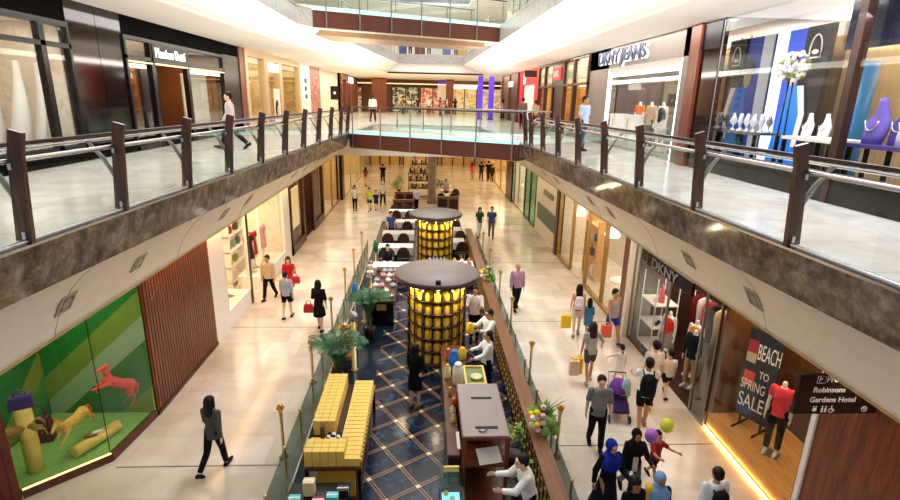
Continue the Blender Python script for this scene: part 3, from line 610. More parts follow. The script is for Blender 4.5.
for k in range(3): MB().box(-.2, -.1, k*4-.1 if k else 0, k*4+.2, 0, 3.5).build('mullion', m_redwood, o)
for x, l in ((4.6, 'nearer the centre'), (5.5, 'nearer the dark shop')):
    o = thing('purple_banner', 'tall lit purple column banner '+l+' on upper level', 'banner', (x, 44.5, L2)); MB().box(-.2, .2, -.2, .2, .05, 3.4).build('banner_face', lamp('purple_lit', (84, 50, 190), .8), o); MB().box(-.26, .26, -.26, .26, 0, .06).build('foot', m_black, o)
o = tag(MB().box(5.6, 6.3, 30.5, 30.56, 8.35, 8.7).build('hanging_plaque', m_darkwood), 'small dark plaque hanging under the upper right ceiling', 'sign')
MB().box(-.3, .3, -.01, .01, 0, 0.01)
# far upper shops ----------------------------------------------------
far = [(-10.6, -7.0, (150, 96, 60), 'russet'), (-3.6, -.6, (40, 70, 40), 'dark green'), (-.4, 2.4, (206, 96, 70), 'coral'), (3.2, 6.0, (226, 190, 110), 'yellow'), (6.2, 8.8, (206, 170, 130), 'tan')]
for x0, x1, c, l in far:
    o = thing('far_shopfront', l+' lit shopfront across the far end of the upper level', 'shopfront', ((x0+x1)/2, 61.9, L2)); w = (x1-x0)/2
    MB().box(-w, w, -.05, 0, 0, 2.7).build('lit_window', stone('far_upper_'+l.replace(' ', '_'), [(.3, tuple(int(v*.3) for v in c)), (.48, c), (.58, (246, 232, 200)), (.7, tuple(int(v*.5) for v in c))], 2.4, .5, glow=.4), o)
    MB().box(-w, w, -.12, 0, 2.7, 3.1).build('header', m_darkwood if l != 'yellow' else lamp('white_sign', (255, 250, 240), 1.6), o)
    for k in range(3): MB().box(-w+k*w-.05, -w+k*w+.05, -.12, 0, 0, 2.7).build('mullion', m_bronze, o)
for x, l in ((-4.6, 'beside the dark green shop'), (2.75, 'between the coral and yellow shops')):
    tag(MB().box(x-.9 if x < 0 else x-.4, x+.6 if x < 0 else x+.4, 58, 58.8, L2, L2T).build('wood_column', m_redwood), 'brown wood column '+l+' far across upper level', 'column', None, 'structure')
o = thing('hanging_banner', 'white hanging banner in front of the coral shop far across', 'banner', (2.0, 60.5, 6.9)); MB().box(-.5, .5, -.03, .03, 0, 1.7).build('cloth', m_white, o)
MB().box(-.5, .5, -.06, .06, 1.7, 2.0).build('purple_head', lamp('purple_lit', (84, 50, 190), .8), o)
tag(MB().box(-11.0, 10.2, 60, 60.05, 8.5, 8.6).build('ceiling_light_strip', m_warmsoft), 'warm light strip under the far upper ceiling', 'light strip')
# ================================================================== the cafe island
def ordinal(i): return ('first', 'second', 'third', 'fourth', 'fifth', 'sixth', 'seventh', 'eighth', 'ninth')[i]
# banister with a lattice screen on the right edge
root = thing('cafe_banister', 'long wood capped banister with brass lattice along right side of cafe', 'banister', (2.2, 5.2, 0))
MB().box(-.15, .15, 0, 19.5, .96, 1.03).build('wood_cap', m_railwood, root); MB().box(-.12, .1, 0, 19.5, 0, .1).build('base_rail', m_black, root)
for k in range(13):
    a = k*1.5; mb = MB()
    for i in range(12):
        y = a+.06+i*.125; mb.mi(i % 2).box(-.1, -.07, y, y+.05, .1, .96)
        if i % 2 == 0:
            for z in (.25, .5, .75): mb.mi(0).box(-.115, -.07, y-.02, y+.055, z, z+.05)
    mb.mi(2).box(-.06, .0, a, a+1.5, .1, .96); mb.build('lattice_panel', [mat('lattice_gold', (232, 192, 112), .4, metal=.15), mat('lattice_dark', (44, 28, 18), .5), m_black], root)
def glassfence(x, y0, y1, step, label):
    root = thing('glass_fence', label, 'glass fence', (x, y0, 0)); n = int(round((y1-y0)/step))
    for i in range(n+1):
        y = i*step; MB().lathe((0, y, 0), [(.05, 0), (.05, .02), (.022, .03), (.022, .98), (.035, .99), (.03, 1.03), (.0, 1.05)], 8).build('post', m_brass, root)
        if i < n: MB().box(-.008, .008, y+.04, y+step-.04, .06, .98).build('glass_panel', glass('fence_glass', (206, 218, 218), .12), root)
    return root
glassfence(-2.46, 6.95, 22.5, 1.2, 'low clear glass fence with brass posts on left side of cafe')
glassfence(2.52, 5.8, 24.0, 1.4, 'low clear glass fence with brass posts outside the wood banister')
# tall brass posts with crown finials
def brass_post(x, y, label, h=1.2):
    o = thing('brass_post', label, 'post', (x, y, 0))
    MB().lathe((0, 0, 0), [(.1, 0), (.1, .02), (.05, .05), (.034, .08), (.034, h-.16), (.05, h-.15), (.05, h-.12), (.03, h-.11)], 10).build('shaft', m_brass, o)
    mb = MB().lathe((0, 0, h-.11), [(.03, 0), (.06, .03), (.06, .05), (.03, .07), (.045, .1), (.03, .13), (.0, .15)], 10)
    for k in range(5):
        a = 2*PI*k/5; mb.tube([(.04*math.cos(a), .04*math.sin(a), h-.09), (.075*math.cos(a), .075*math.sin(a), h-.04), (.055*math.cos(a), .055*math.sin(a), h+.02)], [.016, .016, .008], 5)
    mb.build('crown_finial', m_gold, o); return o
for i, y in enumerate((6.4, 9.2, 12.1, 15.05, 17.9, 20.4, 23.2)): brass_post(-2.8, y, 'tall brass post with crown finial beside left glass fence, %s from the camera end' % ordinal(i))
for i, y in enumerate((6.3, 9.1, 12.0, 15.1, 17.7, 20.5, 23.3)): brass_post(2.8, y, 'tall brass post with crown finial beside right glass fence, %s from the camera end' % ordinal(i))
# round tea towers -----------------------------------------------------
tin = thing('tea_tin', 'yellow tea tin', 'tea tin')
MB().lathe((0, 0, 0), [(.094, 0), (.098, .01), (.098, .19), (.08, .225)], 12).build('canister', m_yel, tin)
MB().lathe((0, 0, .222), [(.066, 0), (.066, .02), (.03, .03), (.018, .045), (0, .05)], 10).build('lid', m_gold, tin)
MB().sheet([[(.1*math.sin(a), -.1*math.cos(a), z) for a in (-.5, -.25, 0, .25, .5)] for z in (.06, .15)]).build('paper_label', mat('tin_label', (240, 206, 90), .5), tin)
first_tin = True
def tower(cx, cy, r, H, which, rows, ncol, arc):
    global first_tin
    o = thing('tea_tower', which+' round tea tower of tins under a grey disc top', 'tea cabinet', (cx, cy, 0))
    MB().lathe((0, 0, 0), [(r-.24, 0), (r-.24, H-.2)], 24).build('core', mat('amber_core', (90, 52, 20), .5), o)
    MB().lathe((0, 0, 0), [(r+.04, 0), (r+.04, .08), (r-.2, .08)], 28).build('base', m_darkwood, o)
    MB().lathe((0, 0, H-.22), [(r+.02, 0), (r+.12, .08), (r+.36, .1), (r+.38, .13), (r+.38, .2), (r+.3, .22)], 40).build('canopy_rim', m_darkwood, o)
    MB().lathe((0, 0, H), [(r+.36, 0), (r+.36, .012), (0.01, .014)], 40).build('disc_top', mat('grey_disc', (128, 116, 110), .5, var=.06), o)
    pitch = (H-.32)/rows
    for k in range(rows): MB().lathe((0, 0, .08+k*pitch), [(r-.24, 0), (r+.03, 0), (r+.03, .022), (r-.24, .022)], 28).build('shelf', m_bronze, o)
    mb = MB()
    for j in range(ncol):
        a = 2*PI*(j+.5)/ncol; mb.cb(((r+.0)*math.sin(a), -(r+.0)*math.cos(a), H/2-.08), (.02, .04, H-.2), rz=a)
    mb.build('upright_rods', m_bronze, o)
    for j in range(14):
        a = 2*PI*j/14; MB().ell(((r+.1)*math.sin(a), -(r+.1)*math.cos(a), H-.25), (.022, .022, .022), 8, 5).build('bulb', m_warm, o)
    for k in range(rows):
        for j in range(ncol):
            a = 2*PI*j/ncol; aa = (a+PI) % (2*PI)-PI
            if abs(aa) > arc: continue
            lab = 'yellow tea tin on the %s shelf up of the %s round tower' % (ordinal(k), which)
            loc = (cx+(r-.115)*math.sin(a), cy-(r-.115)*math.cos(a), .103+k*pitch)
            if first_tin: tin.location = loc; tin.rotation_euler = (0, 0, a); tag(tin, lab, None, which+' tower tins shelf %d' % (k+1)); first_tin = False
            else: copy_tree(tin, loc, a, lab, which+' tower tins shelf %d' % (k+1))
    for k in range(5):
        a = -1.3+k*.65; pt('tower_bulb_light', (cx+(r+.2)*math.sin(a), cy-(r+.2)*math.cos(a), H-.36), 14, (255, 236, 190), .04)
tower(.4, 13.65, .8, 2.5, 'nearer', 6, 18, 1.95)
tower(.52, 21.4, .74, 2.5, 'farther', 6, 17, 1.5)
o = tag(MB().box(-.07, .07, -.06, .06, 0, .1).build('control_box', m_black, None, (.4, 12.6, 2.515)), 'small black box on front edge of the nearer disc top', 'box')
# table of yellow tea boxes --------------------------------------------
o = thing('tea_box_table', 'dark table covered with yellow tea boxes beside left glass fence', 'table', (-1.55, 9.2, 0))
MB().box(-.5, .5, -1.4, 1.4, .78, .84).build('tabletop', m_counter, o)
for x in (-.46, .46):
    for y in (-1.36, 1.36): MB().box(x-.03, x+.03, y-.03, y+.03, 0, .78).build('leg', m_black, o)
MB().box(-.46, .46, -1.36, 1.36, .1, .14).build('low_shelf', m_darkwood, o); MB().box(-.5, .02, -.55, 1.3, .84, .9).box(-.49, -.225, -.4, 1.24, .9, 1.05).build('riser', m_darkwood, o)
MB().box(-.3, .36, -1.3, -1.2, .15, .7).build('gold_panel', m_yelbox2, o)
box0 = tag(MB().box(-.066, .066, -.058, .058, 0, .15).build('tea_box', [m_yelbox]), 'yellow tea box', 'tea box')
box0['category'] = 'tea box'; nb = 0
mbx = MB().box(-.068, .068, -.06, .06, .10, .102)
def tbox(x, y, z, lab, grp, m=None):
    global nb
    c = box0 if nb == 0 else box0.copy()
    if nb: COL.objects.link(c)
    nb += 1; c.location = (x, y, z); c.rotation_euler = (0, 0, rnd.uniform(-.04, .04)); c['label'] = lab; c['group'] = grp
for i in range(5):
    for k in range(2): tbox(-1.98+.14*i, 7.9, .842+.152*k, 'yellow tea box in the front end row nearest the camera on dark table, %s layer' % ('lower', 'upper')[k], 'front end tea boxes %d' % k)
for j in range(4):
    for i in range(5): tbox(-1.98+.14*i, 8.03+.125*j, .842+(.152 if j < 2 else 0), 'yellow tea box in the low block at camera end of dark table', 'camera end tea boxes')
for i in range(3):
    for j in range(21): tbox(-1.42+.135*i, 7.9+.127*j, .842+.0*i, 'yellow tea box in long low rows along right side of dark table', 'long row tea boxes')
    for j in range(14):
        tbox(-1.98+.138*i, 8.72+.127*j, .902+.152, 'yellow tea box on top of the raised block on dark table', 'raised tea boxes')
        if j == 0 or i == 2: tbox(-1.98+.138*i, 8.72+.127*j, .902, 'yellow tea box under the top layer of the raised block', 'raised lower tea boxes')
    for j in (0,): pass
can0 = None
for j in range(20):
    c = MB().lathe((0, 0, 0), [(.036, 0), (.036, .07), (.024, .08), (.0, .085)], 8).build('tea_caddy', m_yelbox) if can0 is None else can0.copy()
    if can0 is not None: COL.objects.link(c)
    can0 = can0 or c; c.location = (-1.085, 7.95+.127*j, .842)
    tag(c, 'tiny round yellow caddy standing along right edge of dark table', 'caddy', 'round caddies on the box table')
o = thing('cup_rack', 'small wire rack of black and white cups among the yellow boxes', 'rack', (-1.64, 8.47, .845))
MB().box(-.15, .15, -.14, .14, 0, .012).build('tray', m_yelbox2, o)
for i in range(3):
    for j in range(3): MB().lathe((-.09+.09*i, -.08+.08*j, .012), [(.03, 0), (.034, .16), (.025, .16), (.02, .03)], 8).build('cup', m_white if (i+j) % 2 else m_black, o)
o = tag(MB().box(-.03, .03, -.07, .07, 0, .3).build('card_holder', m_darkwood, None, (-1.82, 8.4, .999)), 'small dark card holder standing on the yellow boxes', 'card holder')
# gift sets at the camera end
o = thing('gift_table', 'low black table with gift boxes at the bottom left of cafe', 'table', (-1.7, 7.2, 0)); MB().box(-.5, .5, -.4, .35, .7, .75).build('tabletop', m_black, o)
for x in (-.45, .45):
    for y in (-.35, .3): MB().box(x-.025, x+.025, y-.025, y+.025, 0, .7).build('leg', m_black, o)
for x, y, c, l in ((-2.05, 7.1, (90, 200, 205), 'turquoise ribboned gift box at the left end'), (-1.45, 7.15, (90, 205, 210), 'turquoise ribboned gift box in the middle'), (-1.85, 7.3, (232, 214, 150), 'cream gift box standing upright'), (-1.66, 7.05, (150, 40, 56), 'crimson gift box lying flat'), (-1.3, 7.3, (30, 24, 22), 'black gift box at the right end')):
    o = thing('gift_box', l+' of the low black table', 'gift box', (x, y, .752)); h = .26 if 'upright' in l else .1
    MB().box(-.09, .09, -.07, .07, 0, h).build('box', mat('gift_'+l[:6], c, .5), o); MB().box(-.095, .095, -.012, .012, 0, h+.004).build('ribbon', m_white, o)
# grey topped cabinet (podium) ------------------------------------------
o = thing('display_podium', 'tall open wooden cabinet with grey slotted top in cafe foreground', 'cabinet', (1.12, 8.58, 0))
MB().box(-.42, .42, -.88, .88, 1.44, 1.5).build('top_frame', m_redwood, o); MB().box(-.4, .4, -.86, .86, 1.5, 1.515).build('grey_top', mat('podium_grey', (150, 136, 132), .6, var=.05), o)
for k in range(2):
    y = -.62+k*.95; MB().box(-.17, .23, y-.035, y+.035, 1.515, 1.522).build('slot', m_black, o)
MB().tube([(-.12, -.72, 1.53), (-.05, -.76, 1.55), (.02, -.7, 1.53)], .02, 6).build('ring_pull', m_steel, o)
for x in (-.38, .38):
    for y in (-.84, .84): MB().box(x-.035, x+.035, y-.035, y+.035, 0, 1.44).build('post', m_redwood, o)
MB().box(-.38, .38, -.84, .84, .86, .92).build('shelf', m_redwood, o); MB().box(-.38, .38, -.84, .84, .06, .1).build('shelf', m_redwood, o)
MB().box(-.36, .36, .5, .54, .1, 1.44).build('back_panel', m_darkwood, o); MB().box(-.3, .1, -.3, -.26, .95, 1.35).build('inner_door', m_darkwood, o); MB().box(.18, .3, -.5, -.46, .95, 1.4).build('grey_panel', m_grey, o)
for x in (-.375, .375): MB().box(x-.005, x+.005, -.8, .8, .92, 1.44).build('glass_side', m_gshop, o)
o2 = tag(MB().cb((0, 0, 0), (.42, .3, .01), .2, rx=.5).build('paper_sheet', m_white, None, (1.2, 7.85, 1.02)), 'white sheet of paper on the shelf of wooden cabinet', 'paper')
# serving counter --------------------------------------------------------
o = thing('serving_counter', 'long dark wood serving counter running from cabinet to nearer tower', 'counter', (.78, 10.1, 0))
MB().box(-.31, -.09, -2.2, -.45, .94, 1.0).box(-.31, .66, -.45, .95, .94, 1.0).box(-.31, .25, .95, 2.1, .94, 1.0).build('worktop', m_counter, o); MB().box(-.28, -.1, -2.15, -.4, .08, .94).box(-.28, .62, -.4, .9, .08, .94).box(-.28, .22, .9, 2.05, .08, .94).build('body', m_darkwood, o)
for k in range(4): MB().box(-.3, -.28, -2.1+k*1.05, -1.2+k*1.05, .16, .86).build('front_panel', m_counter, o)
o = thing('green_tray', 'green shallow tray with cream rim on counter behind the cabinet', 'tray', (1.2, 10.6, 1.005))
MB().box(-.22, .22, -.38, .38, -.02, .03).build('base', mat('moss_green', (110, 122, 70), .5), o)
mb = MB().box(-.24, .24, -.41, -.37, -.02, .07).box(-.24, .24, .37, .41, -.02, .07).box(-.24, -.2, -.37, .37, -.02, .07).box(.2, .24, -.37, .37, -.02, .07); mb.build('rim', m_yelbox, o)
MB().lathe((.03, -.1, .03), [(.12, 0), (.15, .05), (.1, .06), (.02, .03)], 14).build('plate', mat('celadon', (190, 196, 140), .4), o)
def jar(x, y, z, r, h, m, lid, label, cat='jar'):
    o = thing('storage_jar', label, cat, (x, y, z)); MB().lathe((0, 0, 0), [(r*.9, 0), (r, .02), (r, h*.72), (r*.6, h*.84), (r*.6, h*.86)], 14).build('body', m, o)
    MB().lathe((0, 0, h*.86), [(r*.66, 0), (r*.7, h*.04), (r*.5, h*.11), (r*.15, h*.14), (0, h*.15)], 14).build('lid', lid, o); return o
m_bluejar = mat('blue_enamel', (26, 110, 190), .3); m_ivory = mat('ivory_glaze', (236, 224, 200), .35)
jar(.8, 10.35, 1.0, .125, .52, m_ivory, m_white, 'ivory lidded jar standing nearest on the serving counter')
jar(.74, 10.95, 1.0, .125, .52, m_bluejar, m_bluejar, 'bright blue lidded jar behind the ivory jar on serving counter')
jar(.6, 9.85, 1.0, .05, .2, m_gold, m_gold, 'small gold jar in front of the ivory jar'); jar(.58, 10.6, 1.0, .07, .34, m_label, m_gold, 'cream caddy with gold lid left of blue jar')
jar(.98, 11.5, 1.0, .1, .3, m_yel, m_yel, 'yellow caddy on the far end of serving counter'); jar(.63, 11.45, 1.0, .07, .3, mat('orange_tin', (200, 90, 30), .4), m_gold, 'orange caddy on the far end of serving counter')
for i, (x, y) in enumerate(((.62, 9.2), (.62, 8.9), (.66, 9.5))): jar(x, y, 1.0, .045, .16, (m_white, m_yelbox, mat('orange_tin', (200, 90, 30), .4))[i], m_gold, ('white', 'pale yellow', 'orange')[i]+' little pot on counter beside the grey topped cabinet', 'pot')
o = tag(MB().box(-.03, .03, -.25, .25, 0, .02).build('price_strip', m_white, None, (.68, 8.3, 1.0)), 'white strip lying on counter beside the grey topped cabinet', 'card')
o = thing('glass_case', 'glass display case with yellow card at the bottom of cafe', 'display case', (.5, 7.1, 0))
MB().box(-.2, .2, -.45, .45, 0, .6).build('base', m_black, o); MB().box(-.2, .2, -.45, .45, .6, 1.0).build('glass_box', glass('case_glass', (200, 226, 228), .15), o)
MB().box(-.15, .15, -.4, .3, .62, .64).build('lit_tray', lamp('cyan_glow', (150, 220, 230), 1.2), o); MB().box(-.12, .14, .36, .4, 1.0, 1.1).build('yellow_card', m_yelbox, o)
for i in range(5): tag(MB().ell((0, 0, .04), (.05, .05, .04), 8, 6).build('macaron', (m_white, m_yelbox, mat('mint', (150, 220, 200), .5))[i % 3], None, (.42+.1*(i % 2), 6.85+.12*i, .642)), 'small round sweet lying in the glass display case', 'sweet', 'sweets in the glass case')
# left side displays ----------------------------------------------------
o = thing('gold_stand', 'gold framed glass stand with teaware beside left glass fence', 'stand', (-2.12, 13.35, 0))
for x in (-.24, .24):
    for y in (-.5, .5): MB().box(x-.02, x+.02, y-.02, y+.02, 0, .8).build('leg', m_gold, o)
MB().box(-.27, .27, -.54, .54, .8, .84).build('top', m_gold, o); MB().box(-.22, .22, -.48, .48, .3, .33).build('shelf', m_gold, o)
def teapot(x, y, z, m, label, s=1.0, group=None, cat='teapot'):
    o = thing('teapot', label, cat, (x, y, z), rnd.uniform(0, 6), group)
    MB().lathe((0, 0, 0), [(.045*s, 0), (.085*s, .04*s), (.09*s, .07*s), (.06*s, .11*s), (.035*s, .12*s)], 12).build('body', m, o)
    MB().lathe((0, 0, .12*s), [(.04*s, 0), (.02*s, .02*s), (.015*s, .04*s), (0, .045*s)], 8).build('lid', m, o)
    MB().tube([(.08*s, 0, .05*s), (.13*s, 0, .08*s), (.15*s, 0, .12*s)], [.02*s, .014*s, .01*s], 6).build('spout', m, o)
    MB().tube([(-.08*s, 0, .09*s), (-.14*s, 0, .09*s), (-.14*s, 0, .04*s), (-.085*s, 0, .04*s)], .009*s, 6).build('handle', m, o); return o
cols = {'silver': m_steel, 'white': m_white, 'brown': mat('brown_glaze', (96, 60, 44), .3), 'pink': mat('pink_glaze', (236, 176, 180), .3), 'pale blue': mat('pale_blue_glaze', (176, 192, 204), .3), 'red': mat('red_glaze', (140, 50, 46), .3), 'black': m_black}
for i, (x, y, c) in enumerate(((-2.25, 13.0, 'white'), (-2.02, 12.98, 'silver'), (-2.22, 13.35, 'brown'), (-1.98, 13.4, 'black'), (-2.2, 13.7, 'silver'))):
    teapot(x, y, .842, cols[c], '%s teapot on the gold framed stand, %s' % (c, ('front left', 'front right', 'middle left', 'middle right', 'back left')[i]))
o = thing('silver_ball_post', 'brass post with round silver ball top next to gold stand', 'post', (-1.82, 12.75, 0)); MB().lathe((0, 0, 0), [(.1, 0), (.1, .03), (.06, .05), (.06, 1.45)], 12).build('shaft', m_brass, o); MB().ell((0, 0, 1.56), (.13, .13, .15), 14, 9).build('ball', m_grey, o)
def canister_post(x, y, m, label):
    o = thing('canister_post', label, 'canister', (x, y, 0)); MB().lathe((0, 0, 0), [(.09, 0), (.09, .02), (.02, .04), (.02, .82)], 8).build('stem', m_brass, o)
    MB().lathe((0, 0, .82), [(.09, 0), (.1, .02), (.1, .38), (.06, .43), (.06, .5), (0, .51)], 12).build('canister', m, o)
canister_post(-2.2, 16.0, m_bluejar, 'blue canister on a brass stem behind the palm'); canister_post(-2.0, 21.3, mat('green_enamel', (20, 116, 60), .3), 'green canister on a brass stem beside cafe chairs')
m_palm = mat('palm_green', (40, 92, 48), .45, var=.3, scale=9)
def palm(x, y, h, n, label, ph=0):
    o = thing('potted_palm', label, 'palm', (x, y, 0)); MB().lathe((0, 0, 0), [(.13, 0), (.18, .3), (.2, .34), (.17, .34), (.15, .3), (0.01, .29)], 14).build('pot', m_darkwood, o)
    mb = MB()
    for k in range(5):
        a = k*1.25; mb.tube([(.04*math.cos(a), .04*math.sin(a), .29), (.1*math.cos(a), .1*math.sin(a), .7)], .014, 5)
    mb.build('stems', mat('stem_green', (92, 110, 60), .6), o)
    for k in range(n):
        a = ph+k*2.4; L = rnd.uniform(.75, 1.05); z0 = h*rnd.uniform(.5, .72); mb = MB(); q = []
        for t in range(7):
            u = t/6; q.append(Vector((math.cos(a)*(.04+L*u*u*.62+L*u*.12), math.sin(a)*(.04+L*u*u*.62+L*u*.12), z0-.25+(h-z0+.5)*math.sin(u*1.75)*.95)))
        mb.tube(q, [.01]*6+[.003], 4); side = Vector((-math.sin(a), math.cos(a), 0))
        for t in range(6, 22):
            u = t/22*5.9; i0 = int(u); p = q[i0].lerp(q[min(6, i0+1)], u-i0); l = .3*math.sin(.25+(t-5)/17*2.6); d = (q[min(6, i0+1)]-q[max(0, i0)]).normalized()
            for s in (-1, 1):
                e = p+side*s*l*.8+d*l*.45+Vector((0, 0, -.06)); w = d*.014
                mb.add([p-w, p+w, p.lerp(e, .5)+w*1.6+Vector((0, 0, .02)), e, p.lerp(e, .5)-w*1.4+Vector((0, 0, .02))], [(0, 1, 2, 3, 4)])
        mb.build('frond', m_palm, o)
    return o
palm(-2.0, 11.4, 1.35, 13, 'potted palm between box table and gold stand'); palm(-1.62, 14.75, 1.2, 13, 'potted palm behind the gold stand near the tea ware counter', 1.0)
# tea ware counter
o = thing('teaware_counter', 'black counter of tea ware with small gold plate on its front', 'counter', (-1.3, 17.25, 0))
MB().box(-.42, .43, -1.75, 1.75, .84, .9).build('worktop', m_counter, o); MB().box(-.36, .37, -1.65, 1.65, .0, .84).build('body', m_black, o); MB().box(-.16, .14, -1.68, -1.65, .55, .75).build('gold_plate', m_brass, o)
n = 0
for j in range(6):
    for i in range(4):
        c = ('brown', 'pink', 'white', 'pale blue', 'white', 'red', 'pale blue', 'pink', 'white', 'silver')[(i*3+j*2) % 10]; n += 1
        if (i+j) % 5 == 4: continue
        teapot(-1.6+.2*i, 15.75+.52*j, .902, cols[c], '%s teapot on black counter, %s row from gold plate, %s from fence' % (c, ordinal(j), ordinal(i)), 1.1)
for i, (x, y) in enumerate(((-1.9, 15.9), (-1.95, 18.4), (-1.98, 19.15))):
    o = thing('plate_stack', 'stack stand of silver plates by left fence, '+('behind the blue canister', 'beside the tea ware counter', 'near the seated guest')[i], 'plate stand', (x, y, 0)); MB().lathe((0, 0, 0), [(.12, 0), (.12, .03), (.02, .05), (.02, 1.1), (0, 1.12)], 10).build('stem', m_brass, o)
    for k in range(3): MB().lathe((0, 0, .7+k*.17), [(.02, 0), (.17-.035*k, .02), (.18-.035*k, .04), (.02, .02)], 14).build('plate', m_white if k % 2 else m_steel, o)
# cafe chairs and tables ----------------------------------------------
m_chair = mat('chair_brown', (58, 36, 26), .35)
ch0 = thing('cafe_chair', 'chair', 'chair')
MB().box(-.23, .23, -.22, .22, .42, .48).build('seat', m_chair, ch0)
rows = []
for k in range(9):
    a = PI*k/8; rows.append([Vector((.25*math.cos(a), -.24, .55+.42*math.sin(a))), Vector((.25*math.cos(a), -.2, .55+.42*math.sin(a)))])
MB().prism([(.25*math.cos(PI*k/10), -.22, .62+.36*math.sin(PI*k/10)) for k in range(11)]+[(-.22, -.22, .52), (.22, -.22, .52)], (0, -.035, 0)).build('backrest', m_chair, ch0)
MB().tube([(.25, -.24, .5), (.27, -.245, .65), (.22, -.25, .86), (.1, -.25, .98), (-.1, -.25, .98), (-.22, -.25, .86), (-.27, -.245, .65), (-.25, -.24, .5)], .02, 6).build('back_frame', m_black, ch0)
for x in (-.2, .2):
    for y in (-.19, .19): MB().box(x-.02, x+.02, y-.02, y+.02, 0, .42).build('leg', m_black, ch0)
spots = [(-1.45, 20.95, 'under the seated guest in black and white'), (-1.62, 21.6, 'left seat of the nearest table row'), (-.85, 21.6, 'right seat of the nearest table row'), (-1.64, 24.0, 'left seat of the middle table row'), (-.9, 24.0, 'right seat of the middle table row'), (-1.62, 26.5, 'left seat of the third table row'), (-.8, 26.5, 'right seat of the third table row'), (-1.5, 29.2, 'left seat of the farthest table row'), (-.75, 29.2, 'right seat of the farthest table row'), (1.75, 22.6, 'right of the farther tower, nearer one'), (1.8, 24.6, 'right of the farther tower, farther one'), (1.7, 27.0, 'far right of cafe near the fence'), (-1.7, 31.0, 'before the nearer left partition, left one'), (-1.0, 31.0, 'before the nearer left partition, right one'), (1.2, 34.9, 'at the nearest far table, left one'), (2.0, 34.9, 'at the nearest far table, right one'), (2.3, 36.75, 'at the middle far table')]
for i, (x, y, l) in enumerate(spots):
    lab = 'dark brown round backed cafe chair, '+l
    if i == 0: ch0.location = (x, y, 0); ch0.rotation_euler = (0, 0, PI); ch0['label'] = lab; ch0['group'] = 'cafe chairs'
    else: copy_tree(ch0, (x, y, 0), rnd.uniform(-.08, .08), lab, 'cafe chairs')
def ctable(x, y, w, d, label):
    o = thing('cafe_table', label, 'table', (x, y, 0)); mb = MB(); mb.box(-w/2, w/2, -d/2, d/2, .7, .745); mb.build('tabletop', m_darkwood, o)
    MB().lathe((0, 0, 0), [(.2, 0), (.2, .03), (.04, .06), (.04, .7)], 10).build('pedestal', m_black, o)
    mb = MB().box(-w/2-.02, w/2+.02, -d/2-.02, d/2+.02, .746, .756); 
    for s in (-1, 1): mb.box(-w/2-.02, w/2+.02, s*(d/2+.012)-.004, s*(d/2+.012)+.004, .42, .75).box(s*(w/2+.012)-.004, s*(w/2+.012)+.004, -d/2, d/2, .42, .75)
    c = mb.build('tablecloth', m_cloth, None, (x, y, 0)); tag(c, 'white cloth over '+label, 'tablecloth', 'white tablecloths')
for y, l in ((19.72, 'beside the tea ware counter end'), (22.5, 'in the nearest chair row'), (24.95, 'in the middle chair row'), (27.4, 'in the third chair row'), (30.1, 'in the farthest chair row')): ctable(-1.2, y, 1.5, .7, 'cafe table on left '+l)
for y, l in ((23.5, 'behind the farther tower'), (25.7, 'two rows behind the farther tower'), (28.2, 'three rows behind the farther tower')): ctable(1.45, y, .9, .8, 'cafe table on right '+l)
o = thing('cake_counter', 'narrow white dessert counter right of the farther tower', 'counter', (1.55, 19.4, 0)); MB().box(-.4, .4, -.5, .5, 0, .8).build('body', m_darkwood, o); MB().box(-.44, .44, -.54, .54, .8, .86).build('worktop', m_white, o)
for i in range(6): jar(1.25+.28*(i % 3), 19.15+.4*(i//3), .86, .07, .24, (m_yel, m_white, mat('rose_tin', (214, 110, 130), .4))[i % 3], m_gold, '%s tin on the dessert counter, %s row' % (('yellow', 'white', 'rose')[i % 3], ('front', 'back')[i//3]))
o = tag(MB().lathe((0, 0, 0), [(.14, 0), (.12, .02), (.12, .05), (.02, .06), (.02, .16), (.18, .17), (.18, .19), (.0, .2)], 14).build('cake_stand', m_white, None, (.62, 19.3, .86)), 'white cake stand on ledge in front of the farther tower', 'cake stand')
o = thing('ledge_table', 'low dark ledge in front of the farther tower', 'table', (.6, 19.4, 0)); MB().box(-.45, .45, -.3, .3, .8, .86).build('top', m_darkwood, o)
for x in (-.4, .4): MB().box(x-.03, x+.03, -.25, .25, 0, .8).build('leg', m_black, o)
for i in range(5): tag(MB().lathe((0, 0, 0), [(.06, 0), (.07, .1), (.03, .16), (.0, .3)], 8).build('folded_napkin', m_white, None, (.28+.14*i, 19.52, .86)), 'white folded napkin standing on ledge before the farther tower', 'napkin', 'folded napkins')
# far cafe: partitions, shelving, column ------------------------------
for x, y, w, l in ((-1.25, 32.2, 1.25, 'left side, nearer one'), (-1.25, 35.0, 1.3, 'left side, farther one'), (1.6, 33.4, 1.4, 'right side')):
    o = thing('wood_partition', 'waist high brown wood partition across the far cafe, '+l, 'partition', (x, y, 0)); MB().box(-w/2, w/2, -.06, .06, 0, .95).build('panel', mat('partition_wood', (150, 100, 58), .4), o)
    MB().box(-w/2-.03, w/2+.03, -.1, .1, .95, 1.0).build('cap', m_railwood, o)
    for k in range(2): MB().box(-w/2+.08+k*w/2, -.06+k*w/2, -.085, -.06, .2, .85).build('inset', m_darkwood, o)
tag(MB().lathe((0, 0, 0), [(.36, 0), (.36, .15), (.3, .2), (.3, 4.5)], 20).build('column', stone('taupe_stone', [(.3, (110, 92, 84)), (.7, (152, 132, 120))], 3, .3), None, (.6, 36.4, 0)), 'round taupe stone column at the far end of cafe', 'column', None, 'structure')
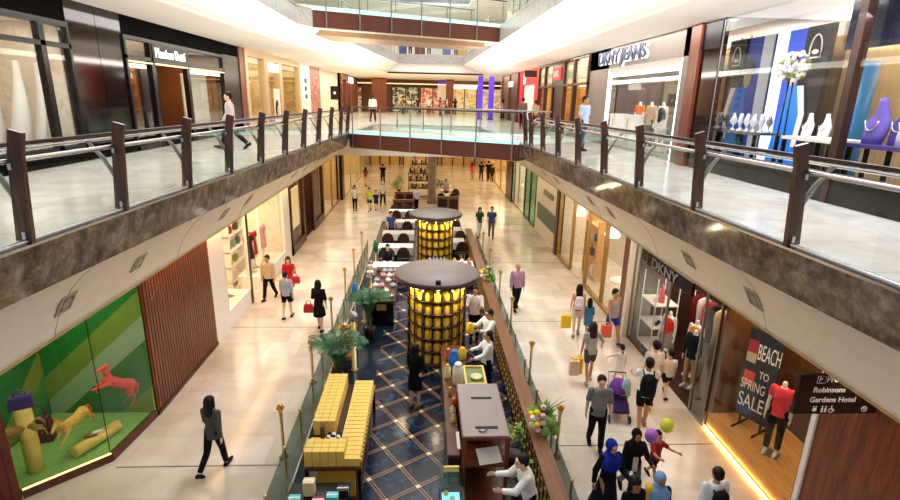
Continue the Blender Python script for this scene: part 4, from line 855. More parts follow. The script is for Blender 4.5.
for x, y, l in ((-.35, 38.2, 'nearer'), (-.3, 43.5, 'farther')):
    o = thing('merchandise_shelf', l+' dark shelf unit of coloured tins left of the stone column', 'shelf unit', (x, y, 0))
    for z in (.1, .7, 1.25, 1.8): MB().box(-.75, .75, -.2, .2, z, z+.04).build('shelf', m_darkwood, o)
    for xx in (-.73, .73): MB().box(xx-.02, xx+.02, -.2, .2, 0, 1.84).build('upright', m_darkwood, o)
    for i in range(9):
        for k, z in enumerate((.74, 1.29, 1.84)):
            c = ('white', 'red', 'black', 'yellow', 'silver')[(i*2+k) % 5]; t = MB().lathe((0, 0, 0), [(.06, 0), (.06, .3), (.04, .34), (0, .36)], 8).build('tea_canister', {'yellow': m_yel}.get(c) or cols[c], None, (x-.62+.155*i, y-.05, z))
            tag(t, '%s canister on the %s dark shelf unit, %s shelf' % (c, l, ('low', 'middle', 'top')[k]), 'canister', '%s %s canisters shelf %d' % (l, c, k))
for i, (y, l) in enumerate(((35.6, 'nearest'), (37.4, 'middle'), (39.4, 'farthest'))): ctable(1.7, y, .9, .9, 'far cafe table right of the stone column, '+l)
def plant(x, y, z, h, r, n, leaf, label, pot=True, flowers=()):
    o = thing('potted_plant', label, 'plant', (x, y, z))
    if pot: MB().lathe((0, 0, 0), [(.12, 0), (.17, .26), (.15, .26), (.02, .24)], 12).build('pot', m_darkwood, o)
    mb = MB()
    for k in range(n):
        a = rnd.uniform(0, 6.28); e = rnd.uniform(.1, 1.3); c = Vector((math.cos(a)*math.cos(e)*r*rnd.uniform(.3, 1), math.sin(a)*math.cos(e)*r*rnd.uniform(.3, 1), (.25 if pot else .08)+h*.35+math.sin(e)*h*.6*rnd.uniform(.4, 1)))
        d = Vector((math.cos(a), math.sin(a), rnd.uniform(-.2, .9))).normalized(); s = d.cross(Vector((0, 0, 1))).normalized()*.05; l = rnd.uniform(.16, .26)
        mb.add([c, c+d*l*.5+s, c+d*l+Vector((0, 0, -.03)), c+d*l*.5-s], [(0, 1, 2, 3)])
    mb.build('leaves', leaf, o)
    for x1, y1, z1, rr, m in flowers: MB().ell((x1, y1, z1), (rr, rr, rr*.85), 9, 6).build('flower', m, o)
    return o
for x, y, l in ((-1.95, 37.5, 'left of the far shelf unit, nearer one'), (-1.9, 40.5, 'left of the far shelf unit, farther one'), (1.2, 38.4, 'among the far tables')): plant(x, y, 0, 1.2, .4, 130, m_leafl if 'unit' in l else m_leafd, 'leafy potted plant '+l)
m_fy = mat('petal_yellow', (246, 216, 30), .6); m_fp = mat('petal_pink', (236, 186, 200), .6); m_fw = mat('petal_white', (244, 238, 226), .6)
def bouquet(x, y, z, s, label):
    o = thing('flower_arrangement', label, 'flowers', (x, y, z)); MB().lathe((0, 0, 0), [(.07*s, 0), (.1*s, .1*s), (.07*s, .16*s), (.02, .15*s)], 12).build('vase', m_darkwood, o); mb = MB()
    for k in range(60):
        a = rnd.uniform(0, 6.28); e = rnd.uniform(-.2, 1.4); d = Vector((math.cos(a)*math.cos(e), math.sin(a)*math.cos(e), math.sin(e)*.9+.1)); c = Vector((0, 0, .22*s))+d*.1*s; l = rnd.uniform(.16, .3)*s; q = d.cross(Vector((0, 0, 1))).normalized()*.05*s
        mb.add([c, c+d*l*.5+q, c+d*l, c+d*l*.5-q], [(0, 1, 2, 3)])
    for k in range(7):
        a = rnd.uniform(-1, 1); d = Vector((math.cos(a)*.6, math.sin(a)*.5, .8)); mb.tube([Vector((0, 0, .2*s)), Vector((0, 0, .25*s))+d*.3*s, Vector((.1*s, 0, .25*s))+d*.5*s], [.008*s, .012*s, .002], 4)
    mb.build('leaves', m_leafl, o)
    for k, (m, dx, dy, dz) in enumerate(((m_fy, -.12, -.12, .4), (m_fp, -.03, -.16, .35), (m_fp, -.02, -.2, .22), (m_fy, -.12, -.2, .2), (m_fw, -.18, -.12, .28), (m_fp, -.1, -.2, .08), (m_fw, -.2, -.16, .16), (m_fp, 0, -.05, .46), (m_fy, -.2, -.02, .3))): MB().ell((dx*s*1.1, dy*s, dz*s+.04), (.065*s, .065*s, .055*s), 9, 6).build('flower', m, o)
    for k, (dx, dy, dz) in enumerate(((.1, -.18, .2), (.16, -.1, .12), (.02, -.22, .02), (.18, -.16, .02))): MB().ell((dx*s*1.2, dy*s, dz*s+.05), (.1*s, .07*s, .1*s), 8, 5).build('broad_leaf', m_leafl, o)
bouquet(2.3, 8.6, 1.03, 1.0, 'yellow and pink flower arrangement on wood banister in foreground'); bouquet(2.25, 17.2, 1.03, .95, 'white and green flower arrangement farther along the wood banister')
plant(1.85, 8.9, 0, .75, .08, 24, m_leafl, 'slim plant with pale yellow blossoms between cabinet and lattice', True, [(.02*k-.05, .05*k-.15, .7+.05*k, .03, m_fy) for k in range(5)])
plant(1.8, 7.9, 0, .7, .08, 24, m_leafl, 'slim yellow flowering plant nearer the camera beside lattice', True, [(.02*k-.05, .05*k-.1, .65+.05*k, .03, m_fy) for k in range(4)])
# ================================================================== goods in the lower shops
def handbag(x, y, z, w, h, d, m, label, rz=0, cat='handbag'):
    o = thing('handbag', label, cat, (x, y, z), rz); MB().loft([[Vector((sx*w/2*k, sy*d/2*k, zz)) for sx, sy in ((-1, -1), (1, -1), (1, 1), (-1, 1))] for zz, k in ((0, .92), (.02, 1), (h*.6, .96), (h, .82))], smooth=False).build('body', m, o)
    MB().tube([(-w*.25, 0, h*.95), (-w*.22, 0, h*1.35), (0, 0, h*1.55), (w*.22, 0, h*1.35), (w*.25, 0, h*.95)], .012, 6).build('handle', m, o); return o
m_purple = mat('violet_leather', (58, 36, 110), .45)
o = tag(MB().lathe((0, 0, 0), [(.14, 0), (.135, 1.34)], 24).build('yellow_column', mat('pale_yellow', (236, 206, 96), .5), None, (-7.3, 8.72, .165)), 'pale yellow upright cylinder holding the violet bag in green window', 'pedestal')
handbag(-7.3, 8.72, 1.508, .38, .24, .16, m_purple, 'violet handbag on top of the pale yellow cylinder', .5); handbag(-7.75, 9.6, .165, .4, .55, .2, mat('maroon', (92, 22, 44), .5), 'maroon bag on the floor behind the leaping yellow horse', .3)
o = thing('yellow_log', 'pale yellow cylinder lying on the green display floor', 'pedestal', (-6.62, 9.5, .28), rad(69)); MB().loft([circle((x, 0, 0), Vector((0, 1, 0)), Vector((0, 0, 1)), .115, .115, 20) for x in (-.48, .48)]).build('roll', mat('pale_yellow', (236, 206, 96), .5), o)
for i, (y, x) in enumerate(((9.4, -6.66), (9.52, -6.6))):
    o = thing('shoe', 'strappy brown and white shoe on lying yellow cylinder, '+('nearer one', 'farther one')[i], 'shoe', (x, y, .395), .6+i*.4); MB().loft([[Vector((xx, yy*w, zz)) for yy, zz in ((-1, 0), (1, 0), (1, t), (-1, t))] for xx, w, t in ((-.11, .025, .06), (-.04, .03, .07), (.04, .038, .045), (.11, .02, .025))]).build('upper', m_white if i else mat('tan_leather', (150, 90, 56), .5), o); MB().box(-.12, -.08, -.02, .02, -.001, .05).build('heel', m_black, o)
tag(MB().tube([(0, 0, 0), (.12, .05, .02), (.3, .22, .06)], [.015, .02, .01], 6).build('scarf_roll', m_yelbox, None, (-6.62, 9.62, .41)), 'cream scarf rolled on the far end of lying yellow cylinder', 'scarf')
# ================================================================== people
DG = None
def remesh(o, voxel, smooth=2):
    md = o.modifiers.new('r', 'REMESH'); md.mode = 'VOXEL'; md.voxel_size = voxel; md.use_smooth_shade = True
    if smooth: sm = o.modifiers.new('s', 'SMOOTH'); sm.factor = .5; sm.iterations = smooth
    dg = bpy.context.evaluated_depsgraph_get(); me = bpy.data.meshes.new_from_object(o.evaluated_get(dg)); old = o.data; ms = list(old.materials)
    o.modifiers.clear(); o.data = me
    if not me.materials:
        for m in ms: me.materials.append(m)
    me.polygons.foreach_set('use_smooth', [True]*len(me.polygons)); bpy.data.meshes.remove(old); return o
SKIN = {'light': (226, 184, 152), 'mid': (196, 146, 108), 'tan': (160, 110, 78), 'dark': (104, 68, 48)}
def m_skin(k): return mat('skin_'+k, SKIN[k], .55, var=.04)
HAIR = {'black': (18, 15, 14), 'brown': (52, 32, 22), 'grey': (120, 112, 104)}
def m_hair(k): return mat('hair_'+k, HAIR[k], .5, var=.2, scale=30, spec=.25)
def cl(c):
    return mat('cloth_%d_%d_%d' % c, c, .85, var=.07, scale=12, spec=.12)
def person(label, x, y, z=0.0, face=0, h=1.7, female=False, legs=((12, 4), (-12, 10)), arms=((8, 12, 8), (-8, 12, 8)), top=('tee', (200, 200, 200)), bottom=('trousers', (30, 30, 36)),
           hair=('short', 'black'), skin='light', shoe=(30, 26, 26), lean=0, vox=.014, cat='person', name='person', head=True, sit=False, look=0, nod=0, child=False, group=None):
    """legs: (thigh swing, knee bend) right, left; arms: (swing, elbow, spread) right, left; face 0 looks to the camera end"""
    root = thing(name, label, cat, (x, y, z), rad(face), group)
    b = h*(.9 if female else 1.0)
    UL, LL, UA, LA = .245*h, .24*h, .172*h, .15*h
    hipz = .53*h; hw = .052*h; sw = (.094 if female else .107)*h; hs = 1.22 if child else 1.0
    if child: UL *= .93; LL *= .93; hipz = .5*h
    P = {}; foot = []
    for k, s in ((0, -1), (1, 1)):
        a, bd = rad(legs[k][0]), rad(legs[k][1]); hip = Vector((s*hw, 0, 0)); kn = hip+Vector((0, -math.sin(a), -math.cos(a)))*UL; an = kn+Vector((0, -math.sin(a-bd), -math.cos(a-bd)))*LL
        P['hip', k], P['knee', k], P['ank', k] = hip, kn, an; tilt = max(-.9, min(.35, (a-bd)*.8)); foot.append(tilt)
    low = min(P['ank', k].z-.045*h+min(0, math.sin(foot[k])*.0)+(-.075*h*math.sin(-foot[k]) if foot[k] < 0 else 0) for k in (0, 1)); up = Vector((0, 0, -low))
    for q in list(P): P[q] = P[q]+up
    O = up.copy(); la = rad(lean)
    def T(v):  # upper body frame (height measured from the hips)
        v = Vector(v); return O+Vector((v.x, v.y*math.cos(la)-v.z*math.sin(la), v.z*math.cos(la)+v.y*math.sin(la)))
    k_ = .285*h if not child else .27*h
    for k, s in ((0, -1), (1, 1)):
        a, bd, ab = (rad(v) for v in arms[k]); sh = T((s*sw, 0, k_)); d = Vector((s*math.sin(ab), -math.sin(a)*math.cos(ab), -math.cos(a)*math.cos(ab))); el = sh+d*UA
        d2 = Vector((s*math.sin(ab)*.35, -math.sin(a+bd), -math.cos(a+bd))).normalized(); wr = el+d2*LA; P['sh', k], P['el', k], P['wr', k], P['hd', k] = sh, el, wr, d2
    hz = (.93-.53)*h if not child else .44*h; hc = T((0, -.008*h, hz)); hr = h*hs*(1.0 if child else 1.1)
    Rh = Euler((rad(nod), 0, rad(look))).to_matrix()
    def ring(zf, rx, ry, g=0, dy=0, n=14): return [T((math.cos(2*PI*i/n)*(rx*b+g), dy*h+math.sin(2*PI*i/n)*(ry*b+g), zf*h)) for i in range(n)]
    TOR = [(-.05, .07, .06), (0, .094 if female else .088, .07), (.05, .088 if female else .085, .064), (.1, .072 if female else .082, .055), (.16, .078 if female else .09, .06), (.215, .088 if female else .1, .064), (.26, .1 if female else .108, .056), (.285, .086, .048), (.305, .045, .04)]
    mb = MB(); mb.loft([ring(*t) for t in TOR])
    for k in (0, 1):
        mb.tube([P['hip', k]+Vector((0, 0, .02*h)), P['hip', k].lerp(P['knee', k], .5), P['knee', k]], [.05*b+.004, .043*b, .031*b], 10, True)
        mb.tube([P['knee', k], P['knee', k].lerp(P['ank', k], .35), P['ank', k]], [.031*b, .032*b, .02*b], 10, True)
        t = foot[k]; an = P['ank', k]; fd = Vector((0, -math.cos(t), math.sin(t))); dn = Vector((0, -math.sin(t), -math.cos(t)))
        mb.tube([an-fd*.02*h+dn*.022*h, an+fd*.05*h+dn*.028*h, an+fd*.1*h+dn*.032*h], [.022*h, .024*h, .016*h], 8, True)
        mb.tube([P['sh', k], P['sh', k].lerp(P['el', k], .5), P['el', k]], [.03*b, .028*b, .023*b], 8, True); mb.tube([P['el', k], P['el', k].lerp(P['wr', k], .3), P['wr', k]], [.023*b, .023*b, .015*b], 8, True)
        # hand: palm, four curled fingers, thumb
        d = P['hd', k]; s = -1 if k == 0 else 1; w = P['wr', k]; side = Vector((0, -1, 0)) if abs(d.y) < .8 else Vector((0, 0, 1)); side = (side-d*side.dot(d)).normalized(); pn = d.cross(side)
        if pn.x*s > 0: pn = -pn
        hl = .1*h; mb.ell(w+d*hl*.28, (.012*h, .024*h, .03*h), 8, 6, Matrix((pn, side, d)).transposed())
        for i in range(4):
            b0 = w+d*hl*.5+side*(.016-.0107*i)*h; L = (.36, .42, .4, .3)[i]*hl; mb.tube([b0, b0+d*L*.5+pn*L*.1, b0+d*L*.8+pn*L*.4], [.0062*h, .0056*h, .0046*h], 6, True)
        b0 = w+d*hl*.15+side*.018*h; mb.tube([b0, b0+d*hl*.2+side*.014*h+pn*.008*h, b0+d*hl*.42+side*.016*h+pn*.016*h], [.008*h, .007*h, .005*h], 6, True)
    mb.tube([T((0, .004*h, .28*h)), T((0, 0, hz-.04*h))], [.034*b, .03*b], 10, True)
    if head:
        def H(v): return hc+Rh @ (Vector(v)*hr)
        def hell(c, r): mb.ell(H(c), tuple(v*hr for v in r), 12, 9, Rh)
        hell((0, .004, .01), (.044, .055, .056)); hell((0, -.012, -.028), (.034, .04, .038)); hell((0, -.054, -.008), (.008, .011, .012)); hell((0, -.046, -.03), (.017, .01, .007)); hell((0, -.04, -.056), (.015, .012, .011)); hell((0, -.044, .016), (.032, .012, .008))
        for s in (-1, 1): hell((s*.045, .005, -.006), (.006, .011, .017))
    else: mb.tube([T((0, 0, .3*h)), T((0, -.004*h, .345*h))], [.034*b, .03*b], 10, True)
    body = remesh(mb.build('body', m_skin(skin) if head else mat('mannequin_white', (232, 226, 214), .45), root), vox)
    if head:
        for s in (-1, 1):
            MB().ell(H((s*.018, -.0485, .003)), (.0068*hr, .004*hr, .0045*hr), 8, 5, Rh).ell(H((s*.018, -.0515, .003)), (.003*hr, .0022*hr, .0034*hr), 6, 4, Rh).build('eye', mat('eye_dark', (34, 24, 20), .3), root)
        MB().ell(H((0, -.055, -.03)), (.013*hr, .004*hr, .0035*hr), 8, 5, Rh).build('mouth', mat('lips', (150, 80, 72), .5), root)
    def closed(name, mb, c, v=.016): return remesh(mb.build(name, c if not isinstance(c, tuple) else cl(c), root), v, 3)
    g = .012
    # ---- lower clothing
    kind, col = bottom[0], bottom[1]
    def leg_tubes(mb, t1, t2, g1):
        for k in (0, 1):
            hp, kn, an = P['hip', k], P['knee', k], P['ank', k]
            e = kn if t1 >= 1 else hp.lerp(kn, t1)
            mb.tube([hp+Vector((0, 0, .03*h)), hp.lerp(e, .5), e], [.052*b+.01, .047*b+g1, .036*b+g1], 10, t1 >= 1)
            if t2 > 0: f = kn.lerp(an, t2); mb.tube([kn, kn.lerp(f, .5), f], [.036*b+g1, .034*b+g1, .028*b+g1], 10)
    if kind in ('trousers', 'shorts', 'jeans'):
        mb = MB(); mb.loft([ring(-.05, .074, .064, g), ring(0, .095, .07, g), ring(.05, .086, .064, g), ring(.075, .08, .06, g)])
        if kind == 'shorts': leg_tubes(mb, .72, 0, .018)
        else: leg_tubes(mb, 1, .93, .012)
        closed('trousers' if kind != 'shorts' else 'shorts', mb, col)
    elif kind in ('skirt', 'longskirt'):
        L = bottom[2] if len(bottom) > 2 else .22
        mid = (P['knee', 0]+P['knee', 1])/2; n = 16; rows = []
        spread = abs(P['knee', 0].y-P['knee', 1].y)/2
        if L > .3: mid = (P['ank', 0]+P['ank', 1])/2; spread = abs(P['ank', 0].y-P['ank', 1].y)/2
        for t in range(7):
            u = t/6; zc = .075-u*(L+.075); c = O+Vector((0, mid.y*u*.8, zc*h)); rx = (.082+.035*min(1, u*1.6)+(.02*u if L > .3 else .01))*b+g; ry = (.062+.035*u)*b+g+spread*.75*u
            rows.append([c+Vector((math.cos(2*PI*i/n)*rx, math.sin(2*PI*i/n)*ry*(1+.04*math.sin(i*3)*u), 0)) for i in range(n)])
        mb = MB(); mb.loft(rows); closed('skirt', mb, col)
    # ---- upper clothing
    kind, col = top[0], top[1]; v2 = .014
    if kind != 'none':
        g = .015; mb = MB(); hem = {'tee': -.035, 'shirt': -.03, 'tank': -.02, 'long': -.06, 'jacket': -.06, 'crop': .03, 'dress': .0, 'abaya': .0, 'hijab': -.1}.get(kind, -.03)
        prof = [(hem, .094, .07), (.05, .089, .066), (.1, .079 if female else .084, .06), (.16, .083 if female else .092, .064), (.215, .092 if female else .102, .068), (.262, .1 if female else .108, .058), (.288, .082, .05), (.307, .043, .043)]
        if kind == 'tank': prof[-3:] = [(.255, .08, .055), (.285, .06, .045)]
        gg = g+(.008 if kind in ('jacket', 'hijab', 'shirt') else .002)
        mb.loft([ring(*p, gg) for p in prof])
        sl = {'tee': .55, 'shirt': 2, 'tank': 0, 'long': 2, 'jacket': 2, 'crop': .5, 'dress': .5, 'abaya': 2, 'hijab': 2, 'half': 1}.get(kind, .55)
        if len(top) > 2: sl = top[2]
        for k in (0, 1):
            sh, el, wr = P['sh', k], P['el', k], P['wr', k]
            if sl > 0: e = sh.lerp(el, min(1, sl)); mb.tube([sh-Vector((0, 0, .004*h)), sh.lerp(e, .5), e], [.032*b+g-.001, .031*b+g-.002, .028*b+g+.003], 9, True)
            if sl > 1: mb.tube([el, wr.lerp(el, .06)], [.026*b+g, .02*b+g], 9)
        if kind in ('dress', 'abaya'):
            L = .22 if kind == 'dress' else .475; end = 'knee' if kind == 'dress' else 'ank'
            mid = (P[end, 0]+P[end, 1])/2; spread = abs(P[end, 0].y-P[end, 1].y)/2; n = 16; rows = []
            for t in range(7):
                u = t/6; c = O+Vector((0, mid.y*u*.8, (.06-u*(L+.06))*h)); rx = (.088+.03*u)*b+gg; ry = (.066+.03*u)*b+gg+spread*.75*u
                rows.append([c+Vector((math.cos(2*PI*i/n)*rx, math.sin(2*PI*i/n)*ry*(1+.05*math.sin(i*3)*u), 0)) for i in range(n)])
            mb.loft(rows)
        closed({'dress': 'dress', 'abaya': 'abaya', 'jacket': 'jacket', 'tank': 'tank_top', 'shirt': 'shirt'}.get(kind, 'top'), mb, col, v2)
    if len(top) > 3 and top[3] == 'stripes':
        mb = MB()
        for i in range(6): mb.loft([ring(.07+.028*i, .088+.004*i, .067, g+.006), ring(.078+.028*i, .089+.004*i, .067, g+.006)], cap=False)
        mb.build('stripes', cl(top[4]), root)
    if len(top) > 3 and top[3] == 'open':   # pale panel down the front of an open jacket
        mb = MB().loft([[T((sx*.03*h, -(ry*b+.03), zf*h)) for sx in (-1, 1)]+[T((sx*.03*h, -(ry*b+.012), zf*h)) for sx in (1, -1)] for zf, ry in ((-.05, .07), (.05, .066), (.16, .064), (.22, .068), (.27, .056))]); mb.build('shirt_front', cl(top[4]), root)
    # ---- shoes
    if shoe:
        for k in (0, 1):
            t = foot[k]; an = P['ank', k]; fd = Vector((0, -math.cos(t), math.sin(t))); dn = Vector((0, -math.sin(t), -math.cos(t)))
            mb = MB().tube([an-fd*.026*h+dn*.022*h, an+fd*.01*h+dn*.016*h, an+fd*.06*h+dn*.026*h, an+fd*.112*h+dn*.032*h], [.026*h, .03*h, .027*h, .016*h], 8, True); mb.build('shoe', cl(shoe), root)
    # ---- hair and head cover
    if head and hair:
        st = hair[0]; mb = MB(); m = m_hair(hair[1]) if isinstance(hair[1], str) else cl(hair[1])
        if st == 'hijab':
            for c, r in (((0, .014, .012), (.056, .062, .066)), ((0, .0, -.05), (.05, .052, .03))): mb.ell(H(c), tuple(v*hr for v in r), 14, 10, Rh)
            mb.loft([[T((math.cos(2*PI*i/14)*rx*h, dy*h+math.sin(2*PI*i/14)*ry*h, zf*h)) for i in range(14)] for zf, rx, ry, dy in ((.345, .05, .05, 0), (.315, .075, .06, 0), (.28, .118, .08, -.004), (.235, .124, .09, -.008), (.195, .118, .088, -.012), (.165, .108, .09, -.016))])
            remesh(mb.build('hijab', m, root), .012, 2)
        elif st != 'bald':
            def he(c, r): mb.ell(H(c), tuple(v*hr for v in r), 12, 9, Rh)
            he((0, .014, .025), (.052, .058, .056)); he((0, .03, -.004), (.047, .038, .04))
            if st in ('long', 'pony', 'bun', 'bob'): he((0, .006, .026), (.05, .058, .05))
            if st in ('long', 'bob'):
                Lh = .2 if st == 'long' else .1
                mb.loft([[H((math.cos(2*PI*i/12)*rx, .036+dy+math.sin(2*PI*i/12)*ry, zz)) for i in range(12)] for zz, rx, ry, dy in ((.02, .05, .03, 0), (-.04, .053, .03, 0), (-.04-Lh*.5, .056, .026, .006), (-.04-Lh*.9, .04, .02, .012), (-.05-Lh, .015, .01, .012))])
                for s in (-1, 1): mb.tube([H((s*.044, .0, .01)), H((s*.049, .006, -.05)), H((s*.046, .0, -.08))], [.014*hr, .013*hr, .006*hr], 7, True)
            if st == 'pony': mb.tube([H((0, .06, .03)), H((0, .085, .0)), H((0, .08, -.08)), H((0, .072, -.13))], [.016*hr, .022*hr, .018*hr, .004*hr], 8, True)
            if st == 'bun': he((0, .06, .045), (.024, .022, .024))
            remesh(mb.build('hair', m, root), .010, 2)
    root['hand_r'] = 0; del root['hand_r']
    return root, P
def at(root, v): return root.location+Euler((0, 0, root.rotation_euler.z)).to_matrix() @ Vector(v)
def paper_bag(p, w, h, d, c, label, rz=0, cat='bag', name='shopping_bag'):
    o = thing(name, label, cat, (p.x, p.y, p.z-h-.1), rz)
    MB().loft([[Vector((sx*w/2, sy*d/2, z)) for sx, sy in ((-1, -1), (1, -1), (1, 1), (-1, 1))] for z in (0, h)], smooth=False).build('body', cl(c), o)
    for s in (-1, 1): MB().tube([(-w*.22, s*d*.4, h), (-w*.12, s*d*.1, h+.09), (w*.12, s*d*.1, h+.09), (w*.22, s*d*.4, h)], .006, 5).build('handle', m_white, o)
    return o
def backpack(root, P, h, c, label, m2=(240, 240, 240), s=1.0):
    c0 = (P['sh', 0]+P['sh', 1])/2; p = at(root, c0+Vector((0, .155*s+.02, -.22)))
    o = thing('backpack', label, 'backpack', p, root.rotation_euler.z)
    mb = MB().loft([[Vector((math.cos(2*PI*i/12)*.15*k*s, math.sin(2*PI*i/12)*.085*k*s, z*s)) for i in range(12)] for z, k in ((-.24, .7), (-.22, .96), (0, 1.05), (.16, .9), (.22, .5))]); mb.build('pack', cl(c), o)
    MB().ell((0, .07*s, -.08*s), (.11*s, .05*s, .1*s), 10, 6).build('pocket', cl(c), o)
    for q in (-1, 1): MB().tube([(q*.09*s, -.04, .17*s), (q*.1*s, -.16*s, .235*s), (q*.105*s, -.265*s, .13*s), (q*.11*s, -.2*s, -.06*s), (q*.1*s, -.05, -.18*s)], .016, 6).build('strap', cl(m2), o)
    return o
WALK = ((20, 6), (-16, 18)); WALK2 = ((-18, 20), (18, 5)); STAND = ((2, 2), (-2, 2)); ARM = ((-14, 16, 8), (14, 14, 8)); ARM2 = ((14, 16, 8), (-14, 14, 8)); HANG = ((2, 8, 7), (-2, 8, 7))
BK = (22, 22, 26)
# ---- left corridor
person('woman in grey sweater and black trousers striding alone in left foreground', -4.0, 8.85, 0, 165, 1.64, True, ((15, 5), (-18, 26)), ARM, ('long', (92, 84, 78)), ('trousers', BK), ('long', 'black'), vox=.01)
person('man in tan shirt and black trousers leaving the white shoe shop', -5.5, 17.9, 0, -12, 1.68, False, WALK, HANG, ('shirt', (206, 180, 146)), ('trousers', BK), ('short', 'black'), 'mid')
r, P = person('woman in red dress with red handbag beside the man in tan shirt', -4.8, 18.0, 0, 10, 1.6, True, WALK2, ((6, 8, 8), (30, 90, 14)), ('dress', (190, 40, 44), 1), ('none', BK), ('long', 'brown'))
p = at(r, P['wr', 1]); handbag(p.x+.02, p.y-.14, p.z-.42, .36, .24, .14, m_red, 'bright red handbag held by woman in red dress')
person('woman in pale blue shirt and black shorts seen from behind on left corridor', -4.44, 16.2, 0, 175, 1.62, True, ((10, 2), (-10, 8)), HANG, ('shirt', (172, 184, 196), 1.0), ('shorts', BK), ('bun', 'black'))
r, P = person('woman in black dress with long dark hair walking away near left fence', -3.2, 15.2, 0, 170, 1.68, True, ((-6, 6), (14, 4)), ((2, 8, 9), (10, 70, 10)), ('dress', (20, 18, 22), 1.0), ('none', BK), ('long', 'black'))
p = at(r, P['wr', 0]+Vector((0, -.02, -.06)));
r2 = at(r, Vector((.34, 0, .62))); handbag(r2.x, r2.y, r2.z, .3, .26, .14, m_red, 'red handbag hanging at left side of woman in black dress', 0)
person('woman in white top and black cropped trousers far on left corridor', -4.4, 33.4, 0, 20, 1.64, True, STAND, HANG, ('tee', (238, 236, 230)), ('trousers', BK), ('bob', 'black'), vox=.022)
person('woman in lime yellow top and dark blue shorts far on left corridor', -3.45, 33.3, 0, 10, 1.56, True, WALK, HANG, ('tee', (206, 226, 60)), ('shorts', (40, 60, 110)), ('pony', 'black'), vox=.022)
person('child in navy top close behind woman in lime yellow top', -3.05, 33.6, 0, 0, 1.3, False, STAND, HANG, ('tee', (40, 56, 110)), ('shorts', (40, 60, 110)), ('short', 'black'), vox=.022, child=True)
person('man in white cap and white tee far along left fence', -2.75, 35.3, 0, 170, 1.66, False, WALK, HANG, ('tee', (240, 240, 236)), ('trousers', (40, 40, 40)), ('short', (236, 236, 230)), vox=.022)
person('man all in black walking far away down left corridor', -3.43, 44.4, 0, 180, 1.74, False, WALK, HANG, ('tee', BK), ('trousers', BK), ('short', 'black'), vox=.024)
person('woman in rust brown top far away by the left shop line', -4.75, 43.2, 0, 180, 1.6, True, WALK2, HANG, ('tee', (150, 70, 50)), ('shorts', (220, 190, 150)), ('bob', 'black'), vox=.024)
# ---- right corridor, far
person('woman in dark green top and white trousers walking with man in blue shirt', 3.0, 27.0, 0, 5, 1.64, True, WALK, ((10, 40, 8), (10, 40, 8)), ('tee', (40, 84, 70)), ('trousers', (236, 232, 226)), ('long', 'black'), vox=.018)
person('man in blue shirt and grey trousers walking beside woman in green', 3.62, 26.8, 0, -5, 1.72, False, WALK2, HANG, ('tee', (52, 78, 140)), ('trousers', (120, 108, 100)), ('short', 'black'), vox=.018)
person('woman in coral red top far away on right corridor', 4.4, 47.4, 0, 180, 1.68, True, WALK, HANG, ('tee', (214, 60, 66)), ('trousers', (190, 130, 110)), ('bob', 'black'), vox=.024)
person('man in navy top far away on right corridor, left of two dark figures', 5.25, 47.4, 0, 180, 1.72, False, WALK2, HANG, ('tee', (30, 34, 60)), ('trousers', (30, 30, 40)), ('short', 'black'), vox=.024)
person('tall man in black far away nearest the right shop line', 5.85, 47.0, 0, 180, 1.84, False, WALK, HANG, ('tee', BK), ('trousers', (70, 48, 36)), ('short', 'black'), vox=.024)
person('woman in dark brown jacket far away beside tall man in black', 6.1, 46.2, 0, 180, 1.6, True, STAND, HANG, ('jacket', (60, 40, 34)), ('trousers', (50, 36, 30)), ('short', 'black'), vox=.024)
person('older bald man in mauve shirt and black trousers walking towards camera', 3.28, 16.95, 0, 5, 1.72, False, ((14, 3), (-12, 14)), HANG, ('shirt', (186, 146, 170)), ('trousers', BK), ('bald', 'grey'), 'mid')
# ---- right corridor, middle
r, P = person('woman in red top and pale shorts with long dark hair and white backpack', 4.82, 14.85, 0, 172, 1.7, True, ((8, 2), (-8, 8)), ((4, 6, 8), (4, 6, 8)), ('tank', (200, 60, 60)), ('shorts', (214, 196, 176)), ('long', 'black'), 'light', (150, 130, 110))
backpack(r, P, 1.7, (232, 226, 226), 'white backpack worn by woman in red top', (236, 230, 230), .9)
p = at(r, P['wr', 1]); p = at(r, Vector((.33, 0, .78))); paper_bag(p, .3, .42, .14, (236, 200, 50), 'yellow shopping bag carried by woman in red top')
person('child in teal blue tunic walking beside woman with white backpack', 5.24, 15.0, 0, 170, 1.2, True, WALK, HANG, ('dress', (64, 140, 176), 1.0), ('none', BK), ('bob', 'black'), 'mid', child=True)
r, P = person('man in grey tank top and royal blue shorts carrying coral bag', 5.74, 14.3, 0, 25, 1.78, False, ((-16, 12), (20, 6)), ((10, 10, 8), (-10, 12, 8)), ('tank', (172, 164, 158)), ('shorts', (40, 66, 170)), ('short', 'black'), 'mid', (70, 64, 58))
p = at(r, Vector((-.3, -.08, .8))); paper_bag(p, .3, .38, .12, (236, 104, 84), 'coral shopping bag carried by man in grey tank top')
r, P = person('woman in grey tee and dark grey shorts holding hand of little girl', 4.36, 12.05, 0, 180, 1.7, True, ((10, 3), (-10, 10)), ((26, 6, 34), (2, 8, 10)), ('tee', (176, 176, 170)), ('shorts', (84, 82, 82)), ('long', 'brown'), 'mid', (190, 170, 150), vox=.011)
p = at(r, Vector((.34, 0, .82))); paper_bag(p, .28, .44, .18, (240, 180, 40), 'yellow shopping bag with printed face carried by woman in grey tee')
p2 = at(r, Vector((.44, .12, .80))); paper_bag(p2, .24, .4, .14, (222, 190, 170), 'pale pink bag beside the yellow bag of woman in grey tee')
person('little girl in white dress holding hand of woman in grey tee', 5.2, 12.1, 0, 180, 1.06, True, WALK2, ((2, 8, 10), (40, 10, 46)), ('dress', (236, 226, 226)), ('none', BK), ('pony', 'black'), 'light', (220, 120, 170), child=True)
